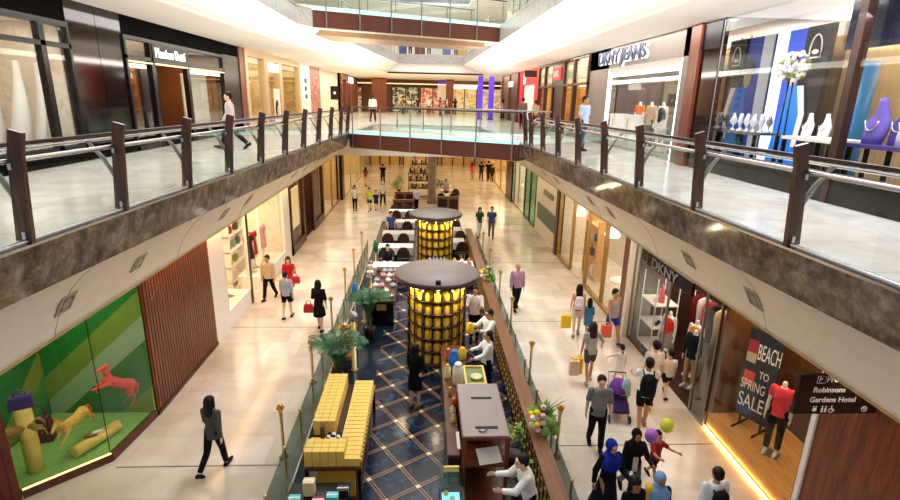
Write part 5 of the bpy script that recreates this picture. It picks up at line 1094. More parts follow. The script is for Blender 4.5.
person('woman in white tee and maroon shorts walking into clothing shop', 5.5, 10.9, 0, 178, 1.74, True, ((6, 2), (-8, 10)), HANG, ('tee', (240, 228, 218), .8), ('shorts', (70, 22, 28)), ('short', 'black'), 'light', (60, 26, 26), vox=.011)
person('boy in cream tee and navy shorts beside woman in white tee', 6.12, 11.35, 0, 176, 1.3, False, WALK, HANG, ('tee', (238, 224, 206)), ('shorts', (28, 30, 44)), ('short', 'black'), 'light', (30, 30, 34), child=True, vox=.012)
r, P = person('man in white tee with black backpack pushing purple stroller', 4.95, 10.0, 0, 165, 1.78, False, ((14, 6), (-12, 12)), ((44, 30, 10), (44, 30, 10)), ('tee', (240, 238, 236), .8), ('shorts', (24, 24, 28)), ('short', 'black'), 'mid', (120, 110, 104), vox=.01)
backpack(r, P, 1.78, (24, 24, 30), 'black backpack on man pushing the purple stroller', (24, 24, 30), 1.12)
r, P = person('man in striped grey tee and black trousers walking towards camera', 3.68, 9.35, 0, -8, 1.72, False, ((-10, 14), (12, 4)), ((-6, 8, 9), (6, 8, 9)), ('tee', (120, 120, 118), .75, 'stripes', (186, 186, 182)), ('trousers', BK), ('short', 'black'), 'light', vox=.01)
r, P = person('child in dark red top and black shorts carrying balloons', 4.5, 8.35, 0, 20, 1.12, False, WALK, ((60, 40, 20), (70, 30, 20)), ('tee', (150, 40, 34)), ('shorts', BK), ('short', 'black'), 'mid', child=True, vox=.011)
for cx, cy, cz, c, n, l in ((4.24, 8.1, 1.2, (170, 96, 206), 'purple_balloon', 'round purple balloon held left of the child in dark red'), (4.58, 8.25, 1.32, (214, 222, 60), 'yellow_balloon', 'round yellow green balloon held above the child in dark red')):
    o = thing('balloon', l, 'balloon', (cx, cy, cz-.12)); MB().ell((0, 0, .12), (.125, .125, .14), 16, 12).build('skin', mat(n, c, .25, var=.03), o); MB().lathe((0, 0, -.04), [(.016, 0), (.006, .02)], 6).build('knot', mat(n, c, .25), o)
    MB().tube([(0, 0, -.03), (.02, .03, -.2), (4.5-cx, 8.3-cy, -.38)], .004, 5).build('string', m_white, o)
person('woman in royal blue hijab and black coat in right foreground', 3.22, 7.42, 0, 15, 1.64, True, WALK, ((-10, 14, 16), (20, 60, 10)), ('jacket', (20, 20, 26)), ('skirt', (28, 28, 40), .45), ('hijab', (30, 44, 150)), 'mid', vox=.01)
person('woman in black headscarf and open dark jacket over white top', 3.86, 7.9, 0, -5, 1.5, True, WALK2, ((4, 20, 8), (24, 70, 16)), ('jacket', (26, 28, 36), 2, 'open', (226, 222, 218)), ('trousers', (96, 90, 90)), ('hijab', (22, 20, 22)), 'tan', vox=.01)
person('woman with loose dark hair and black top at the bottom edge', 3.32, 6.62, 0, 12, 1.56, True, WALK, HANG, ('tee', (22, 20, 22), .8), ('trousers', BK), ('long', 'black'), 'tan', vox=.01)
rq, Pq = person('woman in light blue hijab and navy top at the bottom edge', 3.78, 6.75, 0, -6, 1.52, True, WALK2, HANG, ('jacket', (26, 34, 74)), ('longskirt', (40, 40, 60), .45), ('hijab', (120, 164, 214)), 'tan', vox=.01)
MB().tube([Pq['sh', 0], Pq['sh', 0].lerp(Pq['el', 0], .5), Pq['el', 0], Pq['wr', 0]], [.074, .068, .058, .05], 10, True).build('yellow_sleeve', cl((232, 196, 50)), rq)
r, P = person('man in white tee with black backpack at the bottom edge near shop glow', 4.7, 6.75, 0, 185, 1.6, False, WALK, HANG, ('tee', (236, 236, 240), .9), ('trousers', (40, 44, 60)), ('short', 'black'), 'mid', vox=.01)
backpack(r, P, 1.6, (26, 26, 32), 'black backpack on man at the bottom edge', (26, 26, 32), .95)
# stroller
o = thing('stroller', 'purple hooded stroller pushed by man with black backpack', 'stroller', (4.6, 10.6, 0), rad(-10)); m_pur = cl((110, 60, 140))
rows = [[Vector((x, -.22*math.cos(a)+.02, .62+.34*math.sin(a))) for a in [PI*k/8 for k in range(9)]] for x in (-.22, .22)]
MB().loft([[Vector((.21*math.cos(b_)*math.sin(a_)*1.0, .08-.24*math.cos(a_)*1.0, .6+.3*math.sin(b_)*math.sin(a_))) for b_ in [PI*j/10 for j in range(11)]] for a_ in [PI*(.03+.94*k/8) for k in range(9)]]).build('hood', m_pur, o); MB().loft([[Vector((sx*.21, yy, zz)) for sx, yy, zz in ((-1, y0, z0), (1, y0, z0), (1, y1, z1), (-1, y1, z1))] for y0, z0, y1, z1 in ((.3, .6, .34, .56), (.1, .42, .14, .36), (-.2, .42, -.2, .36), (-.36, .3, -.38, .26))], smooth=False).build('seat', cl((60, 40, 90)), o)
for s in (-1, 1):
    MB().tube([(s*.2, .38, .9), (s*.2, .1, .5), (s*.2, -.36, .1)], .014, 6).build('frame', m_grey, o); MB().tube([(s*.23, .0, .5), (s*.23, .3, .1)], .014, 6).build('frame', m_grey, o)
    for y in (-.36, .3): MB().loft([circle((s*.23+dx, y, .09), Vector((0, 1, 0)), Vector((0, 0, 1)), .09, .09, 14) for dx in (-.02, .02)]).build('wheel', m_black, o)
MB().tube([(-.2, .38, .9), (.2, .38, .9)], .014, 8).build('handlebar', m_black, o); MB().box(-.18, .18, -.2, .2, .14, .28).build('basket', cl((150, 40, 60)), o)
tag(MB().loft([[Vector((sx*w, y, z)) for sx, y in ((-1, -.02), (1, -.02), (1, .02), (-1, .02))] for z, w in ((0, .12), (.3, .1), (.45, .05))]).build('towel', cl((170, 206, 220)), None, (4.72, 10.5, .56)), 'pale blue towel draped over the stroller seat', 'towel')
# ---- cafe
person('woman in black knee length dress standing at the nearer tower', -.16, 10.95, 0, 150, 1.66, True, STAND, ((10, 30, 8), (10, 40, 8)), ('dress', (14, 13, 16), 2), ('none', BK), ('long', 'black'), 'light', (120, 84, 62), vox=.011)
r, P = person('waiter in white shirt pouring at the serving counter behind blue jar', 1.62, 11.62, 0, -85, 1.66, False, STAND, ((34, 40, 10), (34, 40, 10)), ('shirt', (238, 238, 238)), ('trousers', BK), ('short', 'black'), 'mid', vox=.011, nod=-10)
r, P = person('waiter in white shirt and black apron holding a yellow tin', 1.78, 12.8, 0, -62, 1.74, False, STAND, ((50, 60, 10), (50, 60, 10)), ('shirt', (236, 234, 232)), ('trousers', BK), ('short', 'black'), 'mid', vox=.011)
p = at(r, (P['wr', 0]+P['wr', 1])/2+Vector((0, -.14, -.12))); jar(p.x, p.y, p.z, .1, .3, m_yel, m_yel, 'big yellow tin held by waiter in black apron', 'tin')
person('waiter in pale pink shirt writing behind the nearer tower', 1.58, 14.6, 0, -10, 1.72, False, STAND, ((30, 80, 8), (30, 80, 8)), ('shirt', (236, 216, 212)), ('trousers', BK), ('short', 'black'), 'mid', vox=.013)
person('waiter in white shirt working at the bottom edge beside lattice', 1.78, 7.05, 0, -85, 1.66, False, STAND, ((40, 50, 10), (44, 60, 10)), ('shirt', (240, 236, 232)), ('trousers', BK), ('short', 'black'), 'light', vox=.01, lean=14)
person('seated guest in black and white at table beside tea ware counter', -1.45, 20.75, 0, 0, 1.66, False, ((85, 85), (85, 85)), ((40, 60, 10), (40, 60, 10)), ('shirt', (30, 30, 34)), ('trousers', (226, 226, 222)), ('short', 'black'), 'light', vox=.016)
for x, y, c, l in ((-1.6, 25.6, (60, 90, 140), 'blue'), (1.6, 36.6, (190, 150, 170), 'pink'), (-.45, 33.4, (210, 214, 220), 'white')): person('distant cafe guest in %s top' % l, x, y, 0, 30, 1.64, False, STAND, HANG, ('tee', c), ('trousers', BK), ('short', 'black'), vox=.024)
# ---- upper level
person('man in pale pink shirt walking past the script sign shop, upper left', -5.75, 16.3, L2, -70, 1.7, False, ((24, 4), (-20, 24)), ARM2, ('shirt', (206, 190, 184)), ('trousers', (24, 24, 30)), ('short', 'black'), 'light', vox=.015)
person('man in light blue shirt with lanyard standing at upper right railing', 5.3, 17.6, L2, 35, 1.76, False, STAND, HANG, ('tee', (178, 198, 222), .8), ('trousers', (60, 66, 90)), ('short', 'black'), 'mid', vox=.014)
person('man in grey shirt with his back turned at the red shop', 5.7, 31, L2, 180, 1.72, False, STAND, HANG, ('shirt', (130, 116, 112)), ('trousers', BK), ('short', 'black'), 'mid', vox=.02)
person('woman in cream top beside man in grey shirt at the red shop', 6.25, 30, L2, 180, 1.6, True, STAND, HANG, ('tee', (222, 196, 170)), ('trousers', (120, 60, 50)), ('short', 'brown'), 'light', vox=.02)
person('person in white shirt crossing behind the lower footbridge on upper level', -3.4, 36.2, L2, 170, 1.74, False, WALK, HANG, ('shirt', (240, 236, 228)), ('trousers', (50, 44, 44)), ('short', 'black'), 'light', vox=.022)
for i, (x, y, c, l) in enumerate(((-.6, 54, (60, 44, 60), 'plum'), (.5, 56, (220, 220, 224), 'white'), (1.6, 53, (70, 90, 140), 'blue'), (2.4, 57, (200, 180, 210), 'lilac'), (3.1, 54, (40, 40, 44), 'charcoal'), (-2.2, 56, (170, 60, 50), 'brick red'), (6.3, 43, (160, 120, 130), 'dusty rose'))):
    person('distant shopper in %s top across the far upper level' % l, x, y, L2, rnd.choice((0, 180, 90)), 1.66, i % 2 == 0, STAND, HANG, ('tee', c), ('trousers', BK), ('bob' if i % 2 == 0 else 'short', 'black'), vox=.026)
for i, (x, c, l) in enumerate(((-1.2, (60, 60, 70), 'dark'), (.4, (210, 214, 222), 'white'), (2.7, (90, 80, 76), 'brown'))): person('distant shopper in %s top behind the far top level railing' % l, x, 47.6, 10.6, 0, 1.68, i == 1, STAND, HANG, ('tee', c), ('trousers', (60, 70, 110)), ('short', 'black'), vox=.028)
# ================================================================== mannequins, garments, show windows
def mannequin(label, x, y, z, face, top, bottom, h=1.75, female=True, arms=HANG, legs=STAND, hd=False):
    r, P = person(label, x, y, z, face, h, female, legs, arms, top, bottom, None, 'light', None, vox=.014, cat='mannequin', name='mannequin', head=False)
    MB().box(-.16, .16, -.14, .14, -.012, 0).build('base_plate', m_grey, r); return r
mannequin('headless mannequin in coral blouse and black trousers on oak platform', 6.98, 8.6, .415, -50, ('tee', (236, 70, 84), .5), ('trousers', (30, 26, 26)))
mannequin('headless mannequin in navy jacket and khaki trousers inside clothing shop', 6.9, 11.75, .035, -60, ('jacket', (26, 28, 40)), ('trousers', (170, 140, 104)))
mannequin('headless mannequin in orange vest behind the navy jacket mannequin', 7.25, 12.35, .035, -60, ('tank', (236, 140, 60)), ('trousers', (150, 130, 104)))
mannequin('headless mannequin in scarlet tank top behind clothing shop glass', 6.8, 12.95, .035, -60, ('tank', (230, 56, 44)), ('skirt', (150, 140, 130)))
mannequin('headless mannequin in white dress in far right shop window', 6.8, 35.4, .035, -60, ('dress', (240, 236, 230)), ('none', BK))
mannequin('headless mannequin in dark floral dress in left fashion window', -6.6, 19.4, .54, 60, ('dress', (60, 34, 40)), ('none', BK), 1.7)
mannequin('headless mannequin in crimson dress in left fashion window', -6.65, 20.0, .54, 60, ('dress', (176, 40, 60)), ('none', BK), 1.7)
mannequin('headless mannequin in pale pink dress in left fashion window', -6.6, 21.0, .54, 60, ('dress', (226, 140, 150)), ('none', BK), 1.7)
mannequin('mannequin in orange top inside the jeans shop', 7.8, 19.2, L2+.035, -70, ('tee', (236, 120, 60)), ('trousers', (60, 70, 110)))
mannequin('mannequin in beige jacket inside the jeans shop', 7.8, 18.2, L2+.035, -70, ('jacket', (196, 170, 140)), ('trousers', (30, 30, 36)))
mannequin('mannequin in dark vest and pale skirt inside the jeans shop', 7.8, 17.3, L2+.035, -70, ('tank', (40, 40, 50)), ('skirt', (214, 206, 196)))
# garments on a rail
o = thing('clothes_rail', 'steel clothes rail inside the lower right clothing shop', 'clothes rail', (8.0, 12.3, 0))
MB().tube([(0, -1.7, 1.9), (0, 1.7, 1.9)], .02, 8).build('bar', m_steel, o)
for y in (-1.7, 0, 1.7): MB().tube([(0, y, .03), (0, y, 1.9)], .018, 6).build('upright', m_steel, o)
for i, (c, n) in enumerate((((150, 24, 36), 'dark red'), ((160, 30, 40), 'crimson'), ((28, 30, 40), 'navy'), ((60, 90, 80), 'teal'), ((24, 22, 26), 'black'), ((170, 50, 40), 'rust'), ((196, 170, 130), 'beige'), ((40, 40, 46), 'charcoal'), ((190, 60, 60), 'brick red'), ((220, 210, 200), 'ivory'), ((120, 30, 40), 'burgundy'))):
    g = thing('hanging_garment', '%s garment on the steel rail, %s from the camera end' % (n, ('1st 2nd 3rd 4th 5th 6th 7th 8th 9th 10th 11th'.split())[i]), 'garment', (8.0, 10.75+.3*i, .75))
    MB().loft([[Vector((math.cos(2*PI*k/10)*w, math.sin(2*PI*k/10)*.05, z)) for k in range(10)] for z, w in ((0, .2), (.4, .18), (.85, .21), (1.02, .19), (1.08, .06))]).build('cloth', cl(c), g); MB().tube([(0, 0, 1.08), (0, 0, 1.15)], .006, 5).build('hanger', m_steel, g)
o = thing('white_shelf', 'white open shelf with bag and shoes behind clothing shop glass', 'shelf', (7.0, 14.1, .03))
for z in (.05, .75, 1.45): MB().box(-.35, .35, -.5, .45, z, z+.04).build('shelf', m_white, o)
for x in (-.33, .33):
    for y in (-.48, .43): MB().box(x-.012, x+.012, y-.012, y+.012, 0, 2.3).build('upright', m_white, o)
handbag(7.0, 14.0, 1.52, .4, .34, .16, mat('rose_leather', (226, 96, 110), .5), 'rose handbag on the top board of white open shelf', 1.2)
for i in range(2): tag(MB().loft([[Vector((xx, yy*w, zz)) for yy, zz in ((-1, 0), (1, 0), (1, t), (-1, t))] for xx, w, t in ((-.11, .025, .14), (-.04, .03, .1), (.04, .038, .05), (.11, .02, .03))]).build('shoe', m_black, None, (6.9+.12*i, 13.85+.12*i, .822), .8), 'black ankle shoe on the middle board of white open shelf', 'shoe', 'black shoes on the white shelf')
# poster banner stand in the mannequin window
o = thing('poster_stand', 'dark poster stand with big white capitals on oak platform', 'sign', (7.05, 9.42, .405), rad(-62))
MB().box(-.34, .34, -.03, .03, .22, 2.25).build('board', mat('poster_navy', (34, 44, 58), .5), o)
for s in (-.22, .22): MB().box(s-.02, s+.02, -.3, .3, 0, .03).build('foot', m_black, o); MB().box(s-.02, s+.02, -.02, .02, .03, .24).build('leg', m_black, o)
def flat(x0, x1, z0, z1, m): MB().box(x0, x1, -.036, -.03, z0, z1).build('colour_block', m, o)
flat(-.32, -.12, 1.72, 2.0, mat('poster_crimson', (170, 50, 70), .5)); flat(-.32, -.12, 1.5, 1.72, mat('poster_sand', (206, 190, 160), .5)); flat(-.3, -.08, .95, 1.3, mat('poster_orange', (216, 84, 44), .5)); flat(-.34, .0, .3, .6, mat('poster_blue', (40, 60, 120), .5))
for body, size, lx, lz in (('BEACH', .5, -.11, 1.62), ('TO', .24, .0, 1.22), ('SPRING', .32, -.33, .88), ('SALE', .46, -.33, .46)): text(body, size, m_white, o, (lx, -.037, lz), (PI/2, 0, 0), ext=.002, bold=.0, xs={'BEACH': .3, 'TO': .6, 'SPRING': .48, 'SALE': .56}[body])
# hanging direction sign
o = thing('direction_sign', 'dark brown slatted direction sign with white lettering and pictograms', 'sign', (5.21, 6.2, 2.94))
for k in range(4): MB().box(0, 1.22, -.03, .03, .155*k, .155*k+.148).build('slat', m_darkwood, o)
for x in (.35, 1.05): MB().tube([(x, 0, .62), (x, 0, .67)], .012, 6).build('rod', m_steel, o)
for k, s in ((2, 'Robinsons'), (1, 'Gardens Hotel')): text(s, .112, m_white, o, (.22-.02*(2-k), -.032, .155*k+.035), (PI/2, 0, 0), ext=.002, bold=.002)
text('Premier', .12, m_white, o, (.38, -.032, .505), (PI/2, 0, 0), ext=.002, bold=.002); text('P', .09, m_white, o, (.27, -.032, .512), (PI/2, 0, 0), ext=.002, bold=.002)
MB().tube([(.245, -.034, .49), (.36, -.034, .49), (.36, -.034, .595), (.245, -.034, .595), (.245, -.034, .49)], .006, 5).build('parking_ring', m_white, o)
mb = MB().ell((.3, -.034, .07), (.035, .006, .03), 10, 6)
for s in (-1, 1): mb.ell((.3+s*.02, -.034, .115), (.012, .006, .012), 8, 5)
mb.build('baby_pictogram', m_white, o); mb = MB()
for s in (0, 1): mb.ell((.41+.05*s, -.034, .12), (.012, .006, .012), 8, 5).box(.396+.05*s, .424+.05*s, -.038, -.032, .03, .1)
mb.build('toilet_pictogram', m_white, o); mb = MB().ell((.545, -.034, .125), (.011, .006, .011), 8, 5).tube([(.545, -.034, .11), (.545, -.034, .08), (.575, -.034, .075), (.585, -.034, .04)], .008, 5).tube([(.54+.03*math.cos(a), -.034, .055+.03*math.sin(a)) for a in [PI*2*k/12 for k in range(13)]], .006, 5); mb.build('wheelchair_pictogram', m_white, o)
mb = MB().tube([(1.03+.04*math.cos(a), -.034, .075+.04*math.sin(a)) for a in [PI*2*k/14 for k in range(15)]], .007, 5).tube([(1.03, -.034, .05), (1.03, -.034, .1)], .007, 5).tube([(1.01, -.034, .08), (1.03, -.034, .1), (1.05, -.034, .08)], .007, 5); mb.build('arrow_ring', m_white, o)
# paper sculpted horses in the green window
def horse(label, loc, rz, m, tilt=0, s=1.0, m2=None):
    o = thing('horse_figure', label, 'figurine', loc, rz); o.rotation_euler = (0, tilt, rz); o.scale = (s, s, s)
    mb = MB().tube([(-.3, 0, .02), (-.1, 0, .0), (.15, 0, .02), (.3, 0, .05)], [.12, .115, .12, .1], 10, True).tube([(.27, 0, .08), (.4, 0, .2), (.47, 0, .27)], [.085, .065, .05], 8, True).tube([(.45, 0, .29), (.55, 0, .22), (.62, 0, .17)], [.055, .042, .032], 8, True)
    for s_ in (-1, 1):
        mb.tube([(.45, s_*.03, .33), (.45, s_*.04, .4)], [.02, .008], 5, True)
        mb.tube([(.26, s_*.07, -.02), (.42, s_*.07, -.12), (.34 if s_ < 0 else .58, s_*.07, -.26 if s_ < 0 else -.2)], [.055, .035, .024], 7, True)
        mb.tube([(-.3, s_*.08, 0), (-.36, s_*.08, -.16), (-.5, s_*.08, -.24), (-.5 if s_ > 0 else -.42, s_*.08, -.42)], [.08, .05, .03, .024], 7, True)
    b = remesh(mb.build('body', m, o), .018, 1); MB().tube([(-.38, 0, .06), (-.5, 0, .02), (-.56, 0, -.12), (-.54, 0, -.26)], [.03, .04, .03, .008], 7, True).build('tail', m2 or m, o)
    mb = MB()
    for k in range(5): mb.ell((.29+.04*k, 0, .15+.045*k), (.04, .03, .045), 7, 5)
    mb.build('mane', m2 or m, o); MB().tube([(0, 0, .1), (0, 0, 3.4/s-loc[2]/s)], .003, 4).build('hanging_wire', m_steel, o); return o
m_hpink = mat('coral_paper', (232, 84, 70), .7, var=.25, scale=22); m_hyel = mat('yellow_paper', (222, 176, 70), .7, var=.25, scale=22)
horse('coral pink paper horse leaping high near the slatted wood wall', (-6.45, 10.18, 1.15), rad(-116), m_hpink, rad(-34), .95)
horse('yellow paper horse with coral mane diving behind the lying cylinder', (-6.95, 9.42, .76), rad(-92), m_hyel, rad(4), .9, m_hpink)
horse('gold paper horse half hidden by the red slatted corner', (-7.4, 8.55, 1.12), rad(-132), mat('gold_paper', (150, 120, 40), .7, var=.3, scale=22), rad(10), .8)
# goods in the left shoe shop and right gold shop
o = thing('shop_shelf', 'white wall shelf of handbags at the back of white shoe shop', 'shelf', (-7.45, 20.0, .03))
for z in (.1, .7, 1.3, 1.9, 2.4): MB().box(-.25, .25, -.9, .9, z, z+.04).build('board', m_white, o)
for y in (-.88, .88): MB().box(-.25, .25, y-.02, y+.02, 0, 2.5).build('side', m_white, o)
for i, (y, z, c, n) in enumerate(((16.0, 1.37, (196, 50, 60), 'red'), (16.5, 1.37, (60, 180, 160), 'turquoise'), (17.0, 1.37, (40, 40, 44), 'black'), (16.0, .77, (230, 190, 120), 'honey'), (16.6, .77, (120, 160, 90), 'green'), (17.1, .77, (226, 206, 190), 'cream'), (16.2, 1.97, (150, 40, 50), 'wine red'), (16.9, 1.97, (90, 60, 40), 'brown'))): handbag(-7.4, y+3.5, z, .3, .26, .14, mat('bag_'+n.replace(' ', '_'), c, .5), n+' handbag on the white wall shelf of the shoe shop', 1.57)
for i, (y, c, n) in enumerate(((15.8, (200, 40, 44), 'red'), (16.2, (236, 226, 206), 'cream'), (16.7, (170, 130, 90), 'tan'))): tag(MB().loft([[Vector((xx, yy*w, zz)) for yy, zz in ((-1, 0), (1, 0), (1, t), (-1, t))] for xx, w, t in ((-.14, .035, .16), (-.04, .04, .12), (.05, .05, .06), (.15, .03, .04))]).build('shoe', cl(c), None, (-6.45, y, .56), .6), n+' shoe on the low plinth of shoe shop window', 'shoe')
o = thing('gold_table', 'round white display table inside the gold framed shop', 'table', (7.3, 17.6, .03)); MB().lathe((0, 0, 0), [(.3, 0), (.3, .03), (.04, .06), (.04, .8), (.5, .82), (.5, .86), (0, .87)], 20).build('pedestal_top', m_white, o)
o = thing('wall_shelf', 'oak shelf unit in open bay of the gold framed shop', 'shelf', (7.2, 20.6, .03))
for z in (.1, .8, 1.5, 2.2): MB().box(-.25, .25, -.8, .8, z, z+.05).build('board', m_oak, o)
for y in (-.78, .78): MB().box(-.25, .25, y-.03, y+.03, 0, 2.5).build('side', m_oak, o)
for y, z, c, n in ((20.2, .88, (200, 70, 40), 'burnt orange'), (20.9, .88, (30, 30, 34), 'black'), (20.4, 1.58, (40, 110, 150), 'teal blue'), (21.0, 1.58, (226, 190, 150), 'sand'), (20.6, .18, (236, 230, 220), 'white')): handbag(7.15, y, z, .36, .3, .16, mat('bag_'+n.replace(' ', '_'), c, .5), n+' handbag on the oak shelf of gold framed shop', 1.57)
for i, (y, z) in enumerate(((16.3, 2.2), (18.4, 2.3), (22.6, 2.2))):
    o = thing('pendant_lamp', 'white shell pendant lamp in the gold framed shop, %s from its wood pillar' % ordinal(i), 'lamp', (7.0, y, z)); MB().lathe((0, 0, 0), [(.26, 0), (.3, .1), (.18, .3), (.03, .42)], 14).build('shade', lamp('shade_glow', (250, 244, 232), 1.3), o); MB().tube([(0, 0, .42), (0, 0, 3.56-z)], .008, 5).build('cord', m_black, o)
# upper left goods
o = thing('wall_shelf', 'golden lit shelf of small goods behind the script sign doorway', 'shelf', (-9.6, 17.6, L2+.03))
for k in range(6): MB().box(-.15, .15, -.9, .9, .2+.4*k, .24+.4*k).build('board', m_oak, o)
for y in (-.88, .88): MB().box(-.15, .15, y-.02, y+.02, 0, 2.4).build('side', m_oak, o)
for k in range(5):
    for j in range(5): tag(MB().lathe((0, 0, 0), [(.07, 0), (.09, .1), (.05, .2), (.04, .22)], 8).build('folded_stack', (m_yelbox, m_brass, m_red, m_white)[(k+j*2) % 4], None, (-9.6, 16.95+.32*j, L2+.272+.4*k)), 'small amber lit jar on the golden shelf behind script sign doorway', 'jar', 'goods on the golden shelf')
# ---- bridal window, upper right -------------------------------------
m_curtain = mat('gold_curtain', (206, 180, 124), .5, var=.3, scale=8, stretch=(1, 6, .05)); m_pale = mat('bridal_ceiling', (240, 242, 248), .6, var=.0)
mb = MB().box(10.0, 10.1, 4, 12.85, L2, 9.4).box(7.1, 10.0, 4, 4.1, L2, 9.4).mi(1).box(7.0, 10, 4, 12.85, 9.2, 9.3); struct('wall_right', mb, [m_curtain, m_pale]); struct('floor', MB().box(7, 9.98, 4.12, 12.73, L2+.004, L2+.03), mat('bridal_floor', (200, 196, 200), .2))
struct('wall_mirror', MB().box(7.08, 10, 12.75, 12.85, L2, 9.3), mat('bridal_mirror', (150, 144, 138), .03, metal=1.0, var=0)); tag(MB().box(7.25, 7.35, 4.3, 9.3, 8.05, 9.17).build('dark_header', mat('navy_gloss', (20, 22, 44), .15)), 'dark navy header panel above violet jewellery at far right', 'panel')
area('shop_light', (8.6, 10.5, 9.15), 2.4, 4.4, 900, (250, 248, 255)); area('shop_light', (8.6, 6.2, 9.15), 2.4, 3.6, 420, (214, 214, 255)); area('cove_wash', (9.5, 9.5, 8.3), .3, 6, 160, (250, 246, 255), (PI, 0, 0)); tag(MB().box(9.9, 9.99, 4.2, 12.7, 8.75, 9.15).build('light_cove', lamp('cove_white', (255, 250, 240), 1.3)), 'long white light cove along the top of bridal shop back wall', 'light cove')
o = front('frameless glass of bridal display window on upper right', 7.0, [4.2, 8.68, 12.83], L2+.5, L2T+.15, m_grey, w=.007, d=.03, head=.03, sill=.02)
mb = MB().box(6.96, 7.06, 4.2, 12.83, L2, L2+.5); tag(mb.build('window_plinth', m_black), 'long black plinth under the bridal window glass', 'plinth')
pillar('slim dark wood mullion between bridal window and violet jewellery window', 6.95, 7.1, 8.6, 8.76, L2, L2T, m_darkwood)
o = thing('gown_poster', 'big lit blue and white poster of a gown inside bridal window', 'poster', (8.3, 12.0, L2+.03)); MB().box(-.04, .04, -.32, .7, .1, 3.2).build('backing', lamp('poster_sky', (56, 84, 190), .7), o); MB().box(-.06, -.04, .3, .7, .1, 3.2).build('white_band', lamp('poster_white', (226, 238, 255), 1.0), o); MB().box(-.05, .05, -.3, .7, 0, .1).build('base', m_black, o)
MB().prism([(-.14, .3, .1), (-.14, .12, 1.0), (-.14, -.02, 1.6), (-.14, -.06, 2.0), (-.14, -.52, 2.0), (-.14, -.6, 1.5), (-.14, -.8, .1)], (.02, 0, 0)).build('gown_shape', lamp('gown_blue', (40, 120, 216), .7), o)
MB().prism([(-.17, -.44, 2.0), (-.17, -.62, 2.0), (-.17, -.8, 1.4), (-.17, -.7, .7), (-.17, -.58, .7), (-.17, -.64, 1.4)], (.02, 0, 0)).build('arm_shape', lamp('lit_skin', (236, 214, 206), .7), o); MB().ell((-.07, -.12, 2.25), (.02, .17, .27), 12, 8).build('face_shape', mat('poster_skin', (226, 200, 180), .6), o); MB().ell((-.085, -.1, 2.5), (.02, .22, .2), 12, 8).build('hair_shape', mat('poster_hair', (36, 34, 80), .5), o)
o = thing('logo_panel', 'black panel with white arch emblem beside blue gown poster', 'panel', (8.25, 11.3, L2+.03)); MB().box(-.05, .05, -.38, .36, 0, 3.2).build('board', mat('logo_black', (36, 36, 44), .4), o)
MB().tube([(-.06, -.17, 2.55)]+[(-.06, -.17*math.cos(PI*k/10), 2.72+.3*math.sin(PI*k/10)) for k in range(11)]+[(-.06, .17, 2.55)], .016, 6).build('arch_emblem', m_white, o); MB().box(-.07, -.05, -.12, .12, 2.55, 2.58).ell((-.06, 0, 2.68), (.012, .11, .05), 8, 5).build('emblem_mark', m_white, o)
o = thing('flower_globe', 'ball of white and violet blossoms on two thin dark stems', 'flowers', (7.55, 10.95, L2+.03)); mb = MB(); rnd2 = random.Random(3)
for k in range(130):
    d = Vector((rnd2.gauss(0, 1), rnd2.gauss(0, 1), rnd2.gauss(0, 1))).normalized()*rnd2.uniform(.18, .3); mb.mi((0, 0, 1, 0, 2)[k % 5]).ell(d+Vector((0, 0, 2.35)), (.05, .05, .045), 6, 4)
mb.build('blossoms', [mat('petal_white', (244, 238, 226), .6), mat('petal_violet', (150, 140, 180), .6), m_leafl], o)
for s in (-.06, .06): MB().tube([(0, s*2.2, .05), (0, s, 2.2)], .018, 6).build('stem', m_black, o)
MB().box(-.2, .2, -.25, .25, 0, .05).build('foot', m_darkwood, o)
o = thing('chandelier', 'golden blossom chandelier inside the bridal shop', 'chandelier', (9.2, 10.1, 8.6)); mb = MB()
for k in range(60): mb.ell((rnd2.gauss(0, .25), rnd2.gauss(0, .35), rnd2.gauss(0, .1)), (.05, .05, .04), 6, 4)
mb.build('gold_blossoms', lamp('gold_glow', (255, 200, 90), 1.6), o); MB().tube([(0, 0, 0), (0, 0, .58)], .015, 5).build('rod', m_brass, o)
def dtable(x, y, w, l, h, label, m):
    o = thing('display_table', label, 'table', (x, y, L2+.03)); MB().box(-w/2, w/2, -l/2, l/2, h-.06, h).build('top', m, o)
    for sx in (-1, 1):
        for sy in (-1, 1): MB().box(sx*(w/2-.04)-.03, sx*(w/2-.04)+.03, sy*(l/2-.04)-.03, sy*(l/2-.04)+.03, 0, h-.06).build('leg', m_black, o)
    return o
dtable(7.5, 12.0, .6, 1.4, 1.0, 'glass topped table with silver ornaments at left of bridal window', m_steel); dtable(7.6, 9.75, .8, 1.3, 1.0, 'white jewellery table right of the arch emblem panel', m_white); dtable(7.5, 7.1, .8, 3.0, 1.0, 'long violet jewellery table at far right window', mat('violet_cloth', (60, 46, 130), .6))
def bust(x, y, z, m, label, s=1.0):
    o = thing('necklace_bust', label, 'necklace bust', (x, y, z), rad(-90)); MB().loft([[Vector((math.cos(2*PI*i/12)*rx*s, math.sin(2*PI*i/12)*ry*s+dy*s, zz*s)) for i in range(12)] for zz, rx, ry, dy in ((0, .13, .09, 0), (.12, .16, .08, .02), (.28, .17, .06, .05), (.36, .1, .05, .06), (.5, .055, .045, .05), (.56, .05, .04, .05))]).build('form', m, o)
    MB().tube([(.1*s*math.cos(a), -.05*s+.02*math.sin(a), .28*s+.12*s*math.sin(a)) for a in [PI+PI*k/8 for k in range(9)]], .012*s, 5).build('necklace', m_steel, o); return o
m_vio = mat('violet_velvet', (110, 90, 190), .6); m_wv = mat('white_velvet', (236, 232, 240), .6)
